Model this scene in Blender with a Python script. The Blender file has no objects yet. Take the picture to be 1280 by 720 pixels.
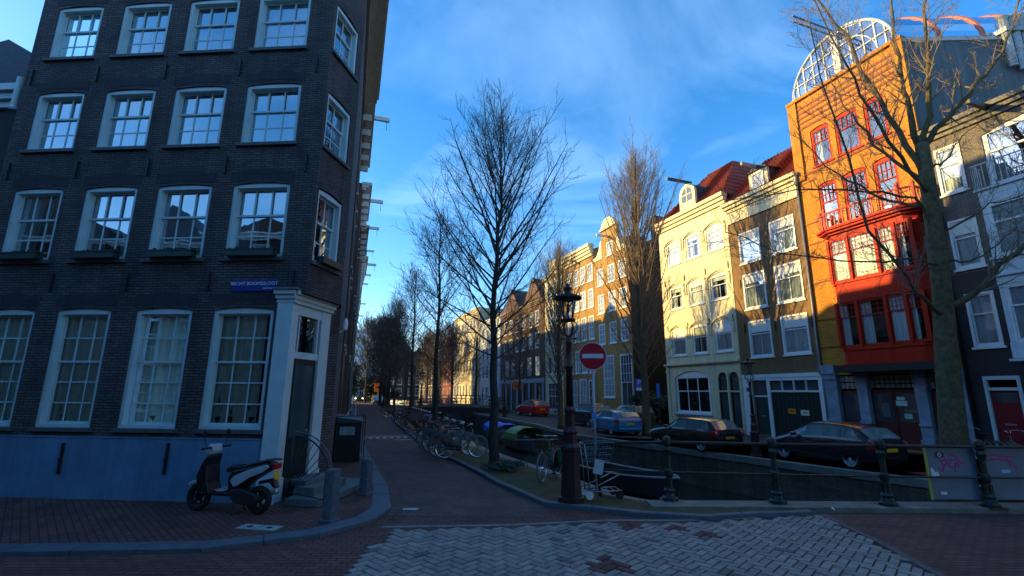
import bpy, bmesh, math, random
from mathutils import Vector, Matrix
scene = bpy.context.scene
COL = scene.collection
R = math.radians
# ------------------------------------------------------------ camera
F_PX, CAM_H, PITCH, ROLL = 595.0, 2.2, R(12.3), 0.00696
cf = Vector((0, math.cos(PITCH), math.sin(PITCH)))
r0 = Vector((1, 0, 0)); u0 = r0.cross(cf)
cr = (math.cos(ROLL)*r0 + math.sin(ROLL)*u0).normalized(); cu = cr.cross(cf)
cam = bpy.data.cameras.new('camera'); camo = bpy.data.objects.new('camera', cam); COL.objects.link(camo)
m = Matrix((cr, cu, -cf)).transposed().to_4x4(); m.translation = (0, 0, CAM_H); camo.matrix_world = m
cam.sensor_width = 36; cam.lens = F_PX/1280*36; cam.clip_end = 5000; cam.clip_start = .05
scene.camera = camo
# ------------------------------------------------------------ world, sun, exposure
SUN_EL, SUN_HEAD = 17.3, -81.0     # heading: 0 = +Y, positive to the right
w = bpy.data.worlds.new('World'); scene.world = w; w.use_nodes = True
nt = w.node_tree; nt.nodes.clear(); N = nt.nodes.new; Lk = nt.links.new
out = N('ShaderNodeOutputWorld'); bg = N('ShaderNodeBackground'); sky = N('ShaderNodeTexSky')
sky.sky_type = 'NISHITA'; sky.sun_disc = False; sky.sun_elevation = R(SUN_EL); sky.sun_rotation = R(SUN_HEAD)
sky.air_density = 1.0; sky.dust_density = 0.4; sky.ozone_density = 3.0; sky.altitude = 0
hs = N('ShaderNodeHueSaturation'); hs.inputs['Saturation'].default_value = 1.3; tint = N('ShaderNodeVectorMath'); tint.operation = 'MULTIPLY'; tint.inputs[1].default_value = (1.06, 1.04, 1.06); Lk(sky.outputs[0], tint.inputs[0]); Lk(tint.outputs[0], hs.inputs['Color'])
tc = N('ShaderNodeTexCoord'); sep = N('ShaderNodeSeparateXYZ'); Lk(tc.outputs['Generated'], sep.inputs[0])
mx = N('ShaderNodeMath'); mx.operation = 'MAXIMUM'; Lk(sep.outputs['Z'], mx.inputs[0]); mx.inputs[1].default_value = .06
dv = N('ShaderNodeVectorMath'); dv.operation = 'DIVIDE'; cmb = N('ShaderNodeCombineXYZ')
for k in range(3): Lk(mx.outputs[0], cmb.inputs[k])
Lk(tc.outputs['Generated'], dv.inputs[0]); Lk(cmb.outputs[0], dv.inputs[1])
mp = N('ShaderNodeMapping'); mp.inputs['Rotation'].default_value = (0, 0, R(50)); mp.inputs['Scale'].default_value = (.8, 1.15, 1)
mp.inputs['Location'].default_value = (1.3, .4, 0); Lk(dv.outputs[0], mp.inputs[0])
nz = N('ShaderNodeTexNoise'); nz.inputs['Scale'].default_value = .9; nz.inputs['Detail'].default_value = 9; nz.inputs['Roughness'].default_value = .55
nz.inputs['Distortion'].default_value = 1.1; Lk(mp.outputs[0], nz.inputs['Vector'])
rp = N('ShaderNodeValToRGB'); rp.color_ramp.elements[0].position = .50; rp.color_ramp.elements[0].color = (0, 0, 0, 1)
rp.color_ramp.elements[1].position = .85; rp.color_ramp.elements[1].color = (.34, .34, .34, 1); Lk(nz.outputs[0], rp.inputs[0])
mixc = N('ShaderNodeMix'); mixc.data_type = 'RGBA'; Lk(rp.outputs[0], mixc.inputs['Factor'])
Lk(hs.outputs[0], mixc.inputs['A']); mixc.inputs['B'].default_value = (2.8, 4.4, 6.2, 1)
Lk(mixc.outputs['Result'], bg.inputs[0]); bg.inputs[1].default_value = .15; Lk(bg.outputs[0], out.inputs[0])
sl = bpy.data.lights.new('sun', 'SUN'); sl.energy = 3.95; sl.angle = R(.5); sl.color = (1, .69, .22)
so = bpy.data.objects.new('sun', sl); COL.objects.link(so)
sd = Vector((math.sin(R(SUN_HEAD))*math.cos(R(SUN_EL)), math.cos(R(SUN_HEAD))*math.cos(R(SUN_EL)), math.sin(R(SUN_EL))))
so.rotation_euler = sd.to_track_quat('Z', 'Y').to_euler()
vs = scene.view_settings; vs.view_transform = 'Standard'; vs.look = 'None'; vs.exposure = 1.22; vs.gamma = 1; vs.use_curve_mapping = False
scene.render.engine = 'CYCLES'

# ------------------------------------------------------------ helpers
class MB:
    """collects geometry of one mesh"""
    def __init__(s): s.v = []; s.f = []; s.m = []
    def add(s, vs, fs, mi=0):
        o = len(s.v); s.v += [tuple(a) for a in vs]; s.f += [tuple(i+o for i in f) for f in fs]; s.m += [mi]*len(fs); return s
    def quad(s, a, b, c, d, mi=0): return s.add([a, b, c, d], [(0, 1, 2, 3)], mi)
    def box(s, x0, x1, y0, y1, z0, z1, mi=0):
        v = [(x, y, z) for z in (z0, z1) for x, y in ((x0, y0), (x1, y0), (x1, y1), (x0, y1))]
        return s.add(v, [(3, 2, 1, 0), (4, 5, 6, 7), (0, 1, 5, 4), (1, 2, 6, 5), (2, 3, 7, 6), (3, 0, 4, 7)], mi)
    def prism(s, pts, axis, a, b, mi=0):
        """polygon pts (2D) extruded from a to b along axis 'x','y','z'"""
        def P(p, t): return {'x': (t, p[0], p[1]), 'y': (p[0], t, p[1]), 'z': (p[0], p[1], t)}[axis]
        n = len(pts); v = [P(p, a) for p in pts]+[P(p, b) for p in pts]
        f = [tuple(range(n-1, -1, -1)), tuple(range(n, 2*n))]+[(i, (i+1) % n, (i+1) % n+n, i+n) for i in range(n)]
        return s.add(v, f, mi)
    def tube(s, path, rad, n=6, mi=0, cap=True):
        P = [Vector(p) for p in path]; k = len(P)
        rad = rad if isinstance(rad, (list, tuple)) else [rad]*k
        o = len(s.v); ref = None
        for i, p in enumerate(P):
            t = (P[min(i+1, k-1)]-P[max(i-1, 0)])
            if t.length < 1e-9: t = Vector((0, 0, 1))
            t.normalize()
            if ref is None:
                ref = Vector((1, 0, 0)) if abs(t.x) < .8 else Vector((0, 1, 0))
            a = (ref-t*ref.dot(t)); a.normalize(); ref = a; b = t.cross(a)
            for j in range(n):
                q = 2*math.pi*j/n; s.v.append(tuple(p+(a*math.cos(q)+b*math.sin(q))*rad[i]))
        for i in range(k-1):
            for j in range(n):
                s.f.append((o+i*n+j, o+i*n+(j+1) % n, o+(i+1)*n+(j+1) % n, o+(i+1)*n+j)); s.m.append(mi)
        if cap:
            s.f.append(tuple(o+j for j in range(n-1, -1, -1))); s.m.append(mi)
            s.f.append(tuple(o+(k-1)*n+j for j in range(n))); s.m.append(mi)
        return s
    def lathe(s, prof, n=16, c=(0, 0, 0), axis='z', mi=0, ph=0, cap=True):
        """prof: (radius, height) pairs"""
        o = len(s.v)
        for r, h in prof:
            for j in range(n):
                q = 2*math.pi*(j+ph)/n; a, b = r*math.cos(q), r*math.sin(q)
                p = {'z': (a, b, h), 'y': (a, h, b), 'x': (h, a, b)}[axis]
                s.v.append((p[0]+c[0], p[1]+c[1], p[2]+c[2]))
        for i in range(len(prof)-1):
            for j in range(n):
                s.f.append((o+i*n+j, o+i*n+(j+1) % n, o+(i+1)*n+(j+1) % n, o+(i+1)*n+j)); s.m.append(mi)
        for i, e in ((0, -1), (len(prof)-1, 1)):
            if cap and prof[i][0] > 1e-4: s.f.append(tuple(o+i*n+j for j in range(n))); s.m.append(mi)
        return s
    def torus(s, c, R1, r1, axis='y', n=24, k=6, mi=0):
        pts = []
        for i in range(n):
            q = 2*math.pi*i/n
            for j in range(k):
                p = 2*math.pi*j/k; rr = R1+r1*math.cos(p); h = r1*math.sin(p); a, b = rr*math.cos(q), rr*math.sin(q)
                d = {'z': (a, b, h), 'y': (a, h, b), 'x': (h, a, b)}[axis]
                pts.append((d[0]+c[0], d[1]+c[1], d[2]+c[2]))
        return s.add(pts, [(i*k+j, i*k+(j+1) % k, ((i+1) % n)*k+(j+1) % k, ((i+1) % n)*k+j) for i in range(n) for j in range(k)], mi)
    def xf(s, M):
        s.v = [tuple(M @ Vector(v)) for v in s.v]; return s
    def build(s, name, mats, parent=None, smooth=False, bevel=0, sub=0):
        me = bpy.data.meshes.new(name); me.from_pydata(s.v, [], s.f)
        mats = mats if isinstance(mats, (list, tuple)) else [mats]
        for a in mats: me.materials.append(a)
        if len(mats) > 1: me.polygons.foreach_set('material_index', s.m)
        bm = bmesh.new(); bm.from_mesh(me); bmesh.ops.recalc_face_normals(bm, faces=bm.faces); bm.to_mesh(me); bm.free()
        if smooth:
            me.polygons.foreach_set('use_smooth', [True]*len(me.polygons))
        o = bpy.data.objects.new(name, me); COL.objects.link(o)
        if parent: o.parent = parent
        if bevel:
            b = o.modifiers.new('b', 'BEVEL'); b.width = bevel; b.segments = 2; b.limit_method = 'ANGLE'
        if sub:
            q = o.modifiers.new('s', 'SUBSURF'); q.levels = sub; q.render_levels = sub
        return o

def split_loose(o, name):
    """every loose piece of a mesh part becomes a part of its own"""
    bm = bmesh.new(); bm.from_mesh(o.data); bmesh.ops.remove_doubles(bm, verts=bm.verts, dist=1e-5); bm.verts.index_update()
    seen = {}; k = 0
    for v in bm.verts:
        if v in seen: continue
        st = [v]; seen[v] = k
        while st:
            a = st.pop()
            for e in a.link_edges:
                b = e.other_vert(a)
                if b not in seen: seen[b] = k; st.append(b)
        k += 1
    for i in range(k):
        vs_ = [v for v in bm.verts if seen[v] == i]; ix = {v: j for j, v in enumerate(vs_)}
        fs = [f for f in bm.faces if f.verts[0] in ix]
        me = bpy.data.meshes.new(name); me.from_pydata([v.co[:] for v in vs_], [], [[ix[v] for v in f.verts] for f in fs])
        for m_ in o.data.materials: me.materials.append(m_)
        c = bpy.data.objects.new(name, me); COL.objects.link(c); c.parent = o.parent; c.matrix_local = o.matrix_local
    bm.free(); bpy.data.objects.remove(o)
def smooth_by_angle(o, ang=40):
    me = o.data
    me.polygons.foreach_set('use_smooth', [True]*len(me.polygons))
    bm = bmesh.new(); bm.from_mesh(me)
    for e in bm.edges:
        if len(e.link_faces) == 2 and e.calc_face_angle(0) > R(ang): e.smooth = False
    bm.to_mesh(me); bm.free()
    return o

def tag(o, label=None, cat=None, group=None, kind=None):
    if label: o['label'] = label
    if cat: o['category'] = cat
    if group: o['group'] = group
    if kind: o['kind'] = kind
    return o
def thing(name, loc, head=90, label=None, cat=None, group=None):
    """Empty at a thing's base; local +x points along heading 'head'"""
    o = bpy.data.objects.new(name, None); COL.objects.link(o); o.empty_display_size = .3
    o.location = loc; o.rotation_euler = (0, 0, R(90-head))
    return tag(o, label, cat, group)
def kids(o): return [c for c in bpy.data.objects if c.parent == o]
def copy_tree(o, loc=None, head=None, label=None, parent=None, scale=None, _k=None):
    _k = _k if _k is not None else list(bpy.data.objects)
    c = o.copy(); COL.objects.link(c)
    if parent: c.parent = parent
    if loc is not None: c.location = loc
    if head is not None: c.rotation_euler = (0, 0, R(90-head))
    if scale is not None: c.scale = (scale,)*3 if not isinstance(scale, tuple) else scale
    if label: c['label'] = label
    for ch in [x for x in _k if x.parent == o]: copy_tree(ch, parent=c, _k=_k)
    return c

# ------------------------------------------------------------ materials
MATS = {}
def mat(name, col, rough=.7, metal=0, var=.12, vscale=6, bump=0, bscale=40, spec=.5, coat=0, emit=0, transmission=0, streak=0):
    if name in MATS: return MATS[name]
    a = bpy.data.materials.new(name); a.use_nodes = True; t = a.node_tree; b = t.nodes['Principled BSDF']
    b.inputs['Roughness'].default_value = rough; b.inputs['Metallic'].default_value = metal
    b.inputs['Specular IOR Level'].default_value = spec; b.inputs['Coat Weight'].default_value = coat
    co = t.nodes.new('ShaderNodeTexCoord')
    if var:
        n = t.nodes.new('ShaderNodeTexNoise'); n.inputs['Roughness'].default_value = .65; n.inputs['Scale'].default_value = vscale; n.inputs['Detail'].default_value = 6
        t.links.new(co.outputs['Object'], n.inputs['Vector'])
        mxx = t.nodes.new('ShaderNodeMix'); mxx.data_type = 'RGBA'
        mxx.inputs['A'].default_value = (*[c*(1-var) for c in col], 1); mxx.inputs['B'].default_value = (*[min(1, c*(1+var)) for c in col], 1)
        mr = t.nodes.new('ShaderNodeMapRange'); mr.inputs['From Min'].default_value = .3; mr.inputs['From Max'].default_value = .7
        t.links.new(n.outputs[0], mr.inputs[0]); t.links.new(mr.outputs[0], mxx.inputs['Factor'])
        src = mxx.outputs['Result']
        if streak:      # rain streaks and grime running down the wall
            m2 = t.nodes.new('ShaderNodeMapping'); m2.inputs['Scale'].default_value = (5, 5, .35); n5 = t.nodes.new('ShaderNodeTexNoise'); n5.inputs['Scale'].default_value = 1.1; n5.inputs['Detail'].default_value = 9; n5.inputs['Roughness'].default_value = .7
            t.links.new(co.outputs['Object'], m2.inputs[0]); t.links.new(m2.outputs[0], n5.inputs['Vector']); r5 = t.nodes.new('ShaderNodeMapRange')
            r5.inputs['From Min'].default_value = .35; r5.inputs['From Max'].default_value = .62; r5.inputs['To Min'].default_value = 1-streak; r5.inputs['To Max'].default_value = 1.03
            v5 = t.nodes.new('ShaderNodeVectorMath'); v5.operation = 'SCALE'; t.links.new(n5.outputs[0], r5.inputs[0]); t.links.new(src, v5.inputs[0]); t.links.new(r5.outputs[0], v5.inputs['Scale']); src = v5.outputs[0]
        t.links.new(src, b.inputs['Base Color'])
    else: b.inputs['Base Color'].default_value = (*col, 1)
    if bump:
        n2 = t.nodes.new('ShaderNodeTexNoise'); n2.inputs['Scale'].default_value = bscale; n2.inputs['Detail'].default_value = 5
        t.links.new(co.outputs['Object'], n2.inputs['Vector'])
        bp = t.nodes.new('ShaderNodeBump'); bp.inputs['Strength'].default_value = bump; bp.inputs['Distance'].default_value = .02
        t.links.new(n2.outputs[0], bp.inputs['Height']); t.links.new(bp.outputs[0], b.inputs['Normal'])
    if emit:
        b.inputs['Emission Color'].default_value = (*col, 1); b.inputs['Emission Strength'].default_value = emit
    MATS[name] = a; return a

def brick(name, c1, c2, mortar, bw=.21, bh=.062, ms=.009, flat=False, bump=.5, rough=.85, stain=.25, big=None, rot=0):
    """brick courses: u along the wall, z up (or x,y when flat)"""
    if name in MATS: return MATS[name]
    a = bpy.data.materials.new(name); a.use_nodes = True; t = a.node_tree; b = t.nodes['Principled BSDF']; n = t.nodes.new; l = t.links.new
    b.inputs['Roughness'].default_value = rough
    co = n('ShaderNodeTexCoord'); sp = n('ShaderNodeSeparateXYZ'); l(co.outputs['Object'], sp.inputs[0]); cb = n('ShaderNodeCombineXYZ')
    if flat:
        l(sp.outputs[0], cb.inputs[0]); l(sp.outputs[1], cb.inputs[1])
    else:
        ad = n('ShaderNodeMath'); ad.operation = 'ADD'; l(sp.outputs[0], ad.inputs[0]); l(sp.outputs[1], ad.inputs[1])
        l(ad.outputs[0], cb.inputs[0]); l(sp.outputs[2], cb.inputs[1])
    mp = n('ShaderNodeMapping'); mp.inputs['Rotation'].default_value = (0, 0, R(rot)); l(cb.outputs[0], mp.inputs[0])
    bt = n('ShaderNodeTexBrick'); l(mp.outputs[0], bt.inputs[0])
    bt.inputs['Color1'].default_value = (*c1, 1); bt.inputs['Color2'].default_value = (*c2, 1); bt.inputs['Mortar'].default_value = (*mortar, 1)
    bt.inputs['Scale'].default_value = 1; bt.inputs['Brick Width'].default_value = bw; bt.inputs['Row Height'].default_value = bh
    bt.inputs['Mortar Size'].default_value = ms; bt.inputs['Mortar Smooth'].default_value = .2; bt.inputs['Bias'].default_value = -.1
    ns = n('ShaderNodeTexNoise'); ns.inputs['Scale'].default_value = .9; ns.inputs['Detail'].default_value = 8; ns.inputs['Roughness'].default_value = .65
    l(co.outputs['Object'], ns.inputs['Vector'])
    mps = n('ShaderNodeMapping'); mps.inputs['Scale'].default_value = (2.2, 2.2, .25) if not flat else (1, 1, 1); l(co.outputs['Object'], mps.inputs[0])
    nst = n('ShaderNodeTexNoise'); nst.inputs['Scale'].default_value = 1.3; nst.inputs['Detail'].default_value = 7; nst.inputs['Roughness'].default_value = .7; l(mps.outputs[0], nst.inputs['Vector'])
    nav = n('ShaderNodeMath'); nav.operation = 'MULTIPLY_ADD'; l(nst.outputs[0], nav.inputs[0]); nav.inputs[1].default_value = .8; nav.inputs[2].default_value = -.4
    nad = n('ShaderNodeMath'); nad.operation = 'ADD'; l(ns.outputs[0], nad.inputs[0]); l(nav.outputs[0], nad.inputs[1])
    mr = n('ShaderNodeMapRange'); mr.inputs['From Min'].default_value = .3; mr.inputs['From Max'].default_value = .7
    mr.inputs['To Min'].default_value = 1-stain; mr.inputs['To Max'].default_value = 1+stain; l(nad.outputs[0], mr.inputs[0])
    vm = n('ShaderNodeVectorMath'); vm.operation = 'SCALE'; l(bt.outputs['Color'], vm.inputs[0]); l(mr.outputs[0], vm.inputs['Scale'])
    l(vm.outputs[0], b.inputs['Base Color'])
    bp = n('ShaderNodeBump'); bp.inputs['Strength'].default_value = bump; bp.inputs['Distance'].default_value = .006; bp.invert = True
    n3 = n('ShaderNodeTexNoise'); n3.inputs['Scale'].default_value = 35; l(co.outputs['Object'], n3.inputs['Vector'])
    ad2 = n('ShaderNodeMath'); ad2.operation = 'MULTIPLY_ADD'; l(n3.outputs[0], ad2.inputs[0]); ad2.inputs[1].default_value = .5; l(bt.outputs['Fac'], ad2.inputs[2])
    l(ad2.outputs[0], bp.inputs['Height']); l(bp.outputs[0], b.inputs['Normal'])
    MATS[name] = a; return a

def glassm(name, refl=.2, tint=(.8, .85, .85), rough=.0, wavy=.0):
    if name in MATS: return MATS[name]
    a = bpy.data.materials.new(name); a.use_nodes = True; t = a.node_tree; t.nodes.clear(); n = t.nodes.new; l = t.links.new
    o = n('ShaderNodeOutputMaterial'); ms = n('ShaderNodeMixShader'); tr = n('ShaderNodeBsdfTransparent'); gl = n('ShaderNodeBsdfGlossy')
    tr.inputs[0].default_value = (*tint, 1); gl.inputs['Roughness'].default_value = rough; gl.inputs[0].default_value = (.82, .93, 1, 1)
    fr = n('ShaderNodeFresnel'); fr.inputs[0].default_value = 1.5
    md = n('ShaderNodeMath'); md.operation = 'ADD'; md.use_clamp = True; l(fr.outputs[0], md.inputs[0]); md.inputs[1].default_value = refl
    l(md.outputs[0], ms.inputs[0]); l(tr.outputs[0], ms.inputs[1]); l(gl.outputs[0], ms.inputs[2]); l(ms.outputs[0], o.inputs[0])
    if wavy:
        co = n('ShaderNodeTexCoord'); nn = n('ShaderNodeTexNoise'); nn.inputs['Scale'].default_value = 1.6; l(co.outputs['Object'], nn.inputs['Vector'])
        bp = n('ShaderNodeBump'); bp.inputs['Strength'].default_value = wavy; bp.inputs['Distance'].default_value = .02
        l(nn.outputs[0], bp.inputs['Height']); l(bp.outputs[0], gl.inputs['Normal'])
    MATS[name] = a; return a

M_white = mat('white_paint', (.72, .74, .72), .45, var=.08)
M_cream = mat('cream_paint', (.68, .60, .36), .6, var=.10, vscale=1.5, streak=.22)
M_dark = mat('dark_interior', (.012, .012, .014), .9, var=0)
M_sill = mat('stone_sill', (.16, .17, .17), .7)
M_black = mat('black_paint', (.012, .013, .014), .45)
M_iron = mat('black_iron', (.015, .016, .017), .55, var=.2)
M_green = mat('dark_green_paint', (.018, .045, .038), .4, var=.2)
M_post = mat('railing_green', (.010, .022, .018), .45, var=.3, bump=.2)
M_rubber = mat('rubber', (.012, .012, .012), .8, var=.2)
M_metal = mat('grey_metal', (.45, .46, .47), .35, metal=.8)
M_chrome = mat('chrome', (.7, .7, .7), .15, metal=1, var=0)
M_cloth = mat('curtain_cloth', (.92, .90, .72), .9, var=.1)
M_clothw = mat('white_curtain', (.75, .78, .80), .9, var=.06)
M_blind = mat('roller_blind', (.70, .72, .66), .8, var=.05)
G_clear = glassm('window_glass', .03, (.9, .94, .94), wavy=.08)
G_sky = glassm('mirroring_glass', .36, (.7, .76, .8), wavy=.10)
G_mid = glassm('half_mirroring_glass', .13, (.85, .9, .9), wavy=.10)
def opaque_glass(name, col, rough=.03, spec=1.0, metal=0.0):
    return mat(name, col, rough, metal=metal, var=.3, vscale=.8, spec=spec)
G_dark = opaque_glass('dark_far_glass', (.05, .06, .07))
G_far = opaque_glass('bright_far_glass', (.32, .35, .36), .06)
# ------------------------------------------------------------ facade tools (local frame: x along wall, y into building, z up)
def wall_panel(mb, x0, x1, z0, z1, ops=(), depth=.2, room=.7, y=0, inner=1, marg=.25):
    xs = sorted({x0, x1, *[v for o in ops for v in (o[0], o[2])]}); zs = sorted({z0, z1, *[v for o in ops for v in (o[1], o[3])]})
    for i in range(len(xs)-1):
        for j in range(len(zs)-1):
            cx, cz = (xs[i]+xs[i+1])/2, (zs[j]+zs[j+1])/2
            if any(o[0] < cx < o[2] and o[1] < cz < o[3] for o in ops): continue
            mb.quad((xs[i], y, zs[j]), (xs[i+1], y, zs[j]), (xs[i+1], y, zs[j+1]), (xs[i], y, zs[j+1]))
    for o in ops:
        a, b, c, d = o[:4]; e = y+depth
        mb.quad((a, y, b), (a, e, b), (a, e, d), (a, y, d)); mb.quad((c, y, b), (c, y, d), (c, e, d), (c, e, b))
        mb.quad((a, y, b), (c, y, b), (c, e, b), (a, e, b)); mb.quad((a, y, d), (a, e, d), (c, e, d), (c, y, d))
        if len(o) > 4 and o[4]:      # segmental arch: fill the corners
            r = o[4]; n = 8; zt = d-r
            arc = [(a+(c-a)*k/n, zt+r*math.sqrt(max(0, 1-(2*k/n-1)**2)) if r >= (c-a)/2-.01 else zt+r*(1-(2*k/n-1)**2)) for k in range(n+1)]
            for k in range(n):
                p, q = arc[k], arc[k+1]
                mb.quad((p[0], y, p[1]), (q[0], y, q[1]), (q[0], y, d), (p[0], y, d))
                mb.quad((p[0], y, p[1]), (q[0], y, q[1]), (q[0], e, q[1]), (p[0], e, p[1]))
        if room:
            f = e+room; g = marg
            mb.quad((a-g, f, b-g), (c+g, f, b-g), (c+g, f, d+g), (a-g, f, d+g), inner)
            mb.quad((a-g, e, b-g), (a-g, f, b-g), (a-g, f, d+g), (a-g, e, d+g), inner); mb.quad((c+g, e, b-g), (c+g, f, b-g), (c+g, f, d+g), (c+g, e, d+g), inner)
            mb.quad((a-g, e, b-g), (c+g, e, b-g), (c+g, f, b-g), (a-g, f, b-g), inner); mb.quad((a-g, e, d+g), (c+g, e, d+g), (c+g, f, d+g), (a-g, f, d+g), inner)
            for (p, q) in (((a-g, b-g), (a, d+g)), ((c, b-g), (c+g, d+g)), ((a, b-g), (c, b)), ((a, d), (c, d+g))):
                mb.quad((p[0], e+.001, p[1]), (q[0], e+.001, p[1]), (q[0], e+.001, q[1]), (p[0], e+.001, q[1]), inner)
    return mb
def shell(mb, w, d, h, x0=0, top=True, yb=0):
    """sides, back and flat top of a house body"""
    mb.quad((x0, yb, 0), (x0, d, 0), (x0, d, h), (x0, yb, h)); mb.quad((x0+w, yb, 0), (x0+w, d, 0), (x0+w, d, h), (x0+w, yb, h))
    mb.quad((x0, d, 0), (x0+w, d, 0), (x0+w, d, h), (x0, d, h))
    if top: mb.quad((x0, yb, h), (x0+w, yb, h), (x0+w, d, h), (x0, d, h))
    return mb
_rc = random.Random(5)
def curtain(win, x0, x1, z0, z1, y, m, n=26, amp=.025):
    mb = MB(); ph = _rc.random()*6; f = _rc.uniform(.8, 1.25)
    P = [(x0+(x1-x0)*k/n, y+amp*math.sin(ph+k*1.5*f)+amp*.5*math.sin(k*.7+ph)) for k in range(n+1)]
    for k in range(n): mb.quad((P[k][0], P[k][1], z0), (P[k+1][0], P[k+1][1], z0), (P[k+1][0], P[k+1][1], z1), (P[k][0], P[k][1], z1))
    return mb.build('curtain', m, win, smooth=True)
def window(root, x0, z0, x1, z1, split=.6, bc=2, br=1, tc=1, tr=1, fw=.07, bar=.025, y=.08, fm=None, glass=None, cur=None, cm=None,
           blind=0, sill=True, sm=None, arch=0, name='window', sash=.045, proud=0, label=None, bm_=None, deep=0):
    """sash window in local coords: frame mesh with pane, sill, curtain sub-parts"""
    fm = fm or M_white; mb = MB(); ya, yb = y-proud, y+.07+deep
    # outer frame
    mb.box(x0, x0+fw, ya, yb, z0, z1); mb.box(x1-fw, x1, ya, yb, z0, z1)
    mb.box(x0+fw, x1-fw, ya, yb, z1-fw, z1-.001); mb.box(x0+fw, x1-fw, ya, yb, z0, z0+fw*.8)
    if arch:
        n = 8; zt = z1; c, a = x1, x0
        arc = [(a+(c-a)*k/n, zt+arch*(1-(2*k/n-1)**2)) for k in range(n+1)]
        for k in range(n):
            mb.quad((arc[k][0], ya+.02, zt-.002), (arc[k+1][0], ya+.02, zt-.002), (arc[k+1][0], ya+.02, arc[k+1][1]), (arc[k][0], ya+.02, arc[k][1]))
    ix0, ix1, iz0, iz1 = x0+fw, x1-fw, z0+fw*.8, z1-fw; zs = iz0+(iz1-iz0)*split
    y += deep; yl0, yl1 = y+.035, y+.065; yu0, yu1 = y+.01, y+.04
    if split > 0:
        # lower sash
        mb.box(ix0, ix0+sash, yl0, yl1, iz0, zs); mb.box(ix1-sash, ix1, yl0, yl1, iz0, zs); mb.box(ix0+sash, ix1-sash, yl0, yl1, iz0, iz0+sash*1.2)
        mb.box(ix0, ix1, y+.004, yl1, zs-sash*.5, zs+sash*.5)
        for k in range(1, bc): c = ix0+(ix1-ix0)*k/bc; mb.box(c-bar/2, c+bar/2, yl0+.003, yl1-.003, iz0+sash, zs-sash*.5)
        for k in range(1, br): c = iz0+(zs-iz0)*k/br; mb.box(ix0+sash, ix1-sash, yl0+.006, yl1-.006, c-bar/2, c+bar/2)
    zz = zs if split > 0 else iz0
    if split < 1:
        mb.box(ix0, ix0+sash*.8, yu0, yu1, zz+.02, iz1); mb.box(ix1-sash*.8, ix1, yu0, yu1, zz+.02, iz1); mb.box(ix0+sash*.8, ix1-sash*.8, yu0, yu1, iz1-sash*.8, iz1)
        for k in range(1, tc): c = ix0+(ix1-ix0)*k/tc; mb.box(c-bar/2, c+bar/2, yu0+.003, yu1-.003, zz+.02, iz1-sash*.8)
        for k in range(1, tr): c = zz+(iz1-zz)*k/tr; mb.box(ix0+sash*.8, ix1-sash*.8, yu0+.006, yu1-.006, c-bar/2, c+bar/2)
    win = mb.build(name, fm, root)
    if label: win['label'] = label
    g = MB(); yg = y+.05; g.quad((ix0, yg, iz0), (ix1, yg, iz0), (ix1, yg, iz1), (ix0, yg, iz1)); g.build('pane', glass or G_mid, win)
    if sill:
        s = MB(); s.box(x0-.06, x1+.06, -.07, y-deep-.003, z0-.075, z0-.003); s.build('sill', sm or fm, win)
    yc = y+(.10 if cur == 'full' else .15)
    if cur == 'full': curtain(win, ix0-.05, ix1+.05, iz0-.1, iz1+.1, yc, cm or M_cloth)
    elif cur == 'sides':
        d = (ix1-ix0)*_rc.uniform(.22, .36)
        curtain(win, ix0-.08, ix0+d, iz0-.1, iz1+.1, yc, cm or M_cloth, 10); curtain(win, ix1-d, ix1+.08, iz0-.1, iz1+.1, yc, cm or M_cloth, 10)
    elif cur == 'left': curtain(win, ix0-.08, ix0+(ix1-ix0)*.4, iz0-.1, iz1+.1, yc, cm or M_cloth, 12)
    if blind:
        b = MB(); b.box(ix0-.02, ix1+.02, yc-.07, yc-.06, iz1-(iz1-iz0)*blind, iz1+.02); b.build('blind', bm_ or M_blind, win)
    return win
def text_obj(name, s, size, mtl, parent, M, extrude=.002, align='CENTER'):
    cu_ = bpy.data.curves.new(name, 'FONT'); cu_.body = s; cu_.size = size; cu_.extrude = extrude; cu_.align_x = align; cu_.align_y = 'CENTER'
    cu_.resolution_u = 3
    t = bpy.data.objects.new('tmp_text', cu_); COL.objects.link(t); dg = bpy.context.evaluated_depsgraph_get()
    me = bpy.data.meshes.new_from_object(t.evaluated_get(dg)); bpy.data.objects.remove(t); me.name = name
    me.transform(M); me.materials.clear(); me.materials.append(mtl)
    o = bpy.data.objects.new(name, me); COL.objects.link(o); o.parent = parent; return o
WALLTXT = Matrix.Rotation(R(90), 4, 'X')     # text standing on a wall, facing local -y
def cornice(root, x0, x1, z0, z1, out_=.35, m=None, steps=3, name='cornice', y=0, brackets=0):
    mb = MB()
    for k in range(steps):
        a = z0+(z1-z0)*k/steps; b = z0+(z1-z0)*(k+1)/steps; o = out_*(k+1)/steps
        mb.box(x0-.04*k, x1+.04*k, y-o, y+.05+.003*k, a, b)
    if brackets:
        for k in range(brackets):
            c = x0+(x1-x0)*(k+.5)/brackets; mb.box(c-.06, c+.06, y-out_*.8, y-.002, z0-.28, z0-.002)
    return mb.build(name, m or M_cream, root)
def hoist(root, x, z, ln=1.3, m=None, hook=True, y=0):
    mb = MB(); mb.box(x-.07, x+.07, y-ln, y+.4, z, z+.18)
    o = mb.build('hoist_beam', m or M_white, root)
    if hook:
        h = MB(); h.tube([(x, y-ln+.12, z), (x, y-ln+.12, z-.35)], .012, 5); h.torus((x, y-ln+.12, z-.4), .05, .012, 'y', 10, 4); h.build('hook', M_iron, o)
    return o
def anchor(root, x, z, h=.5, y=0):
    mb = MB(); mb.box(x-.018, x+.018, y-.05, y-.002, z, z+h); mb.box(x-.03, x+.03, y-.06, y-.051, z+h*.42, z+h*.52); return mb.build('wall_anchor', M_iron, root)

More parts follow.
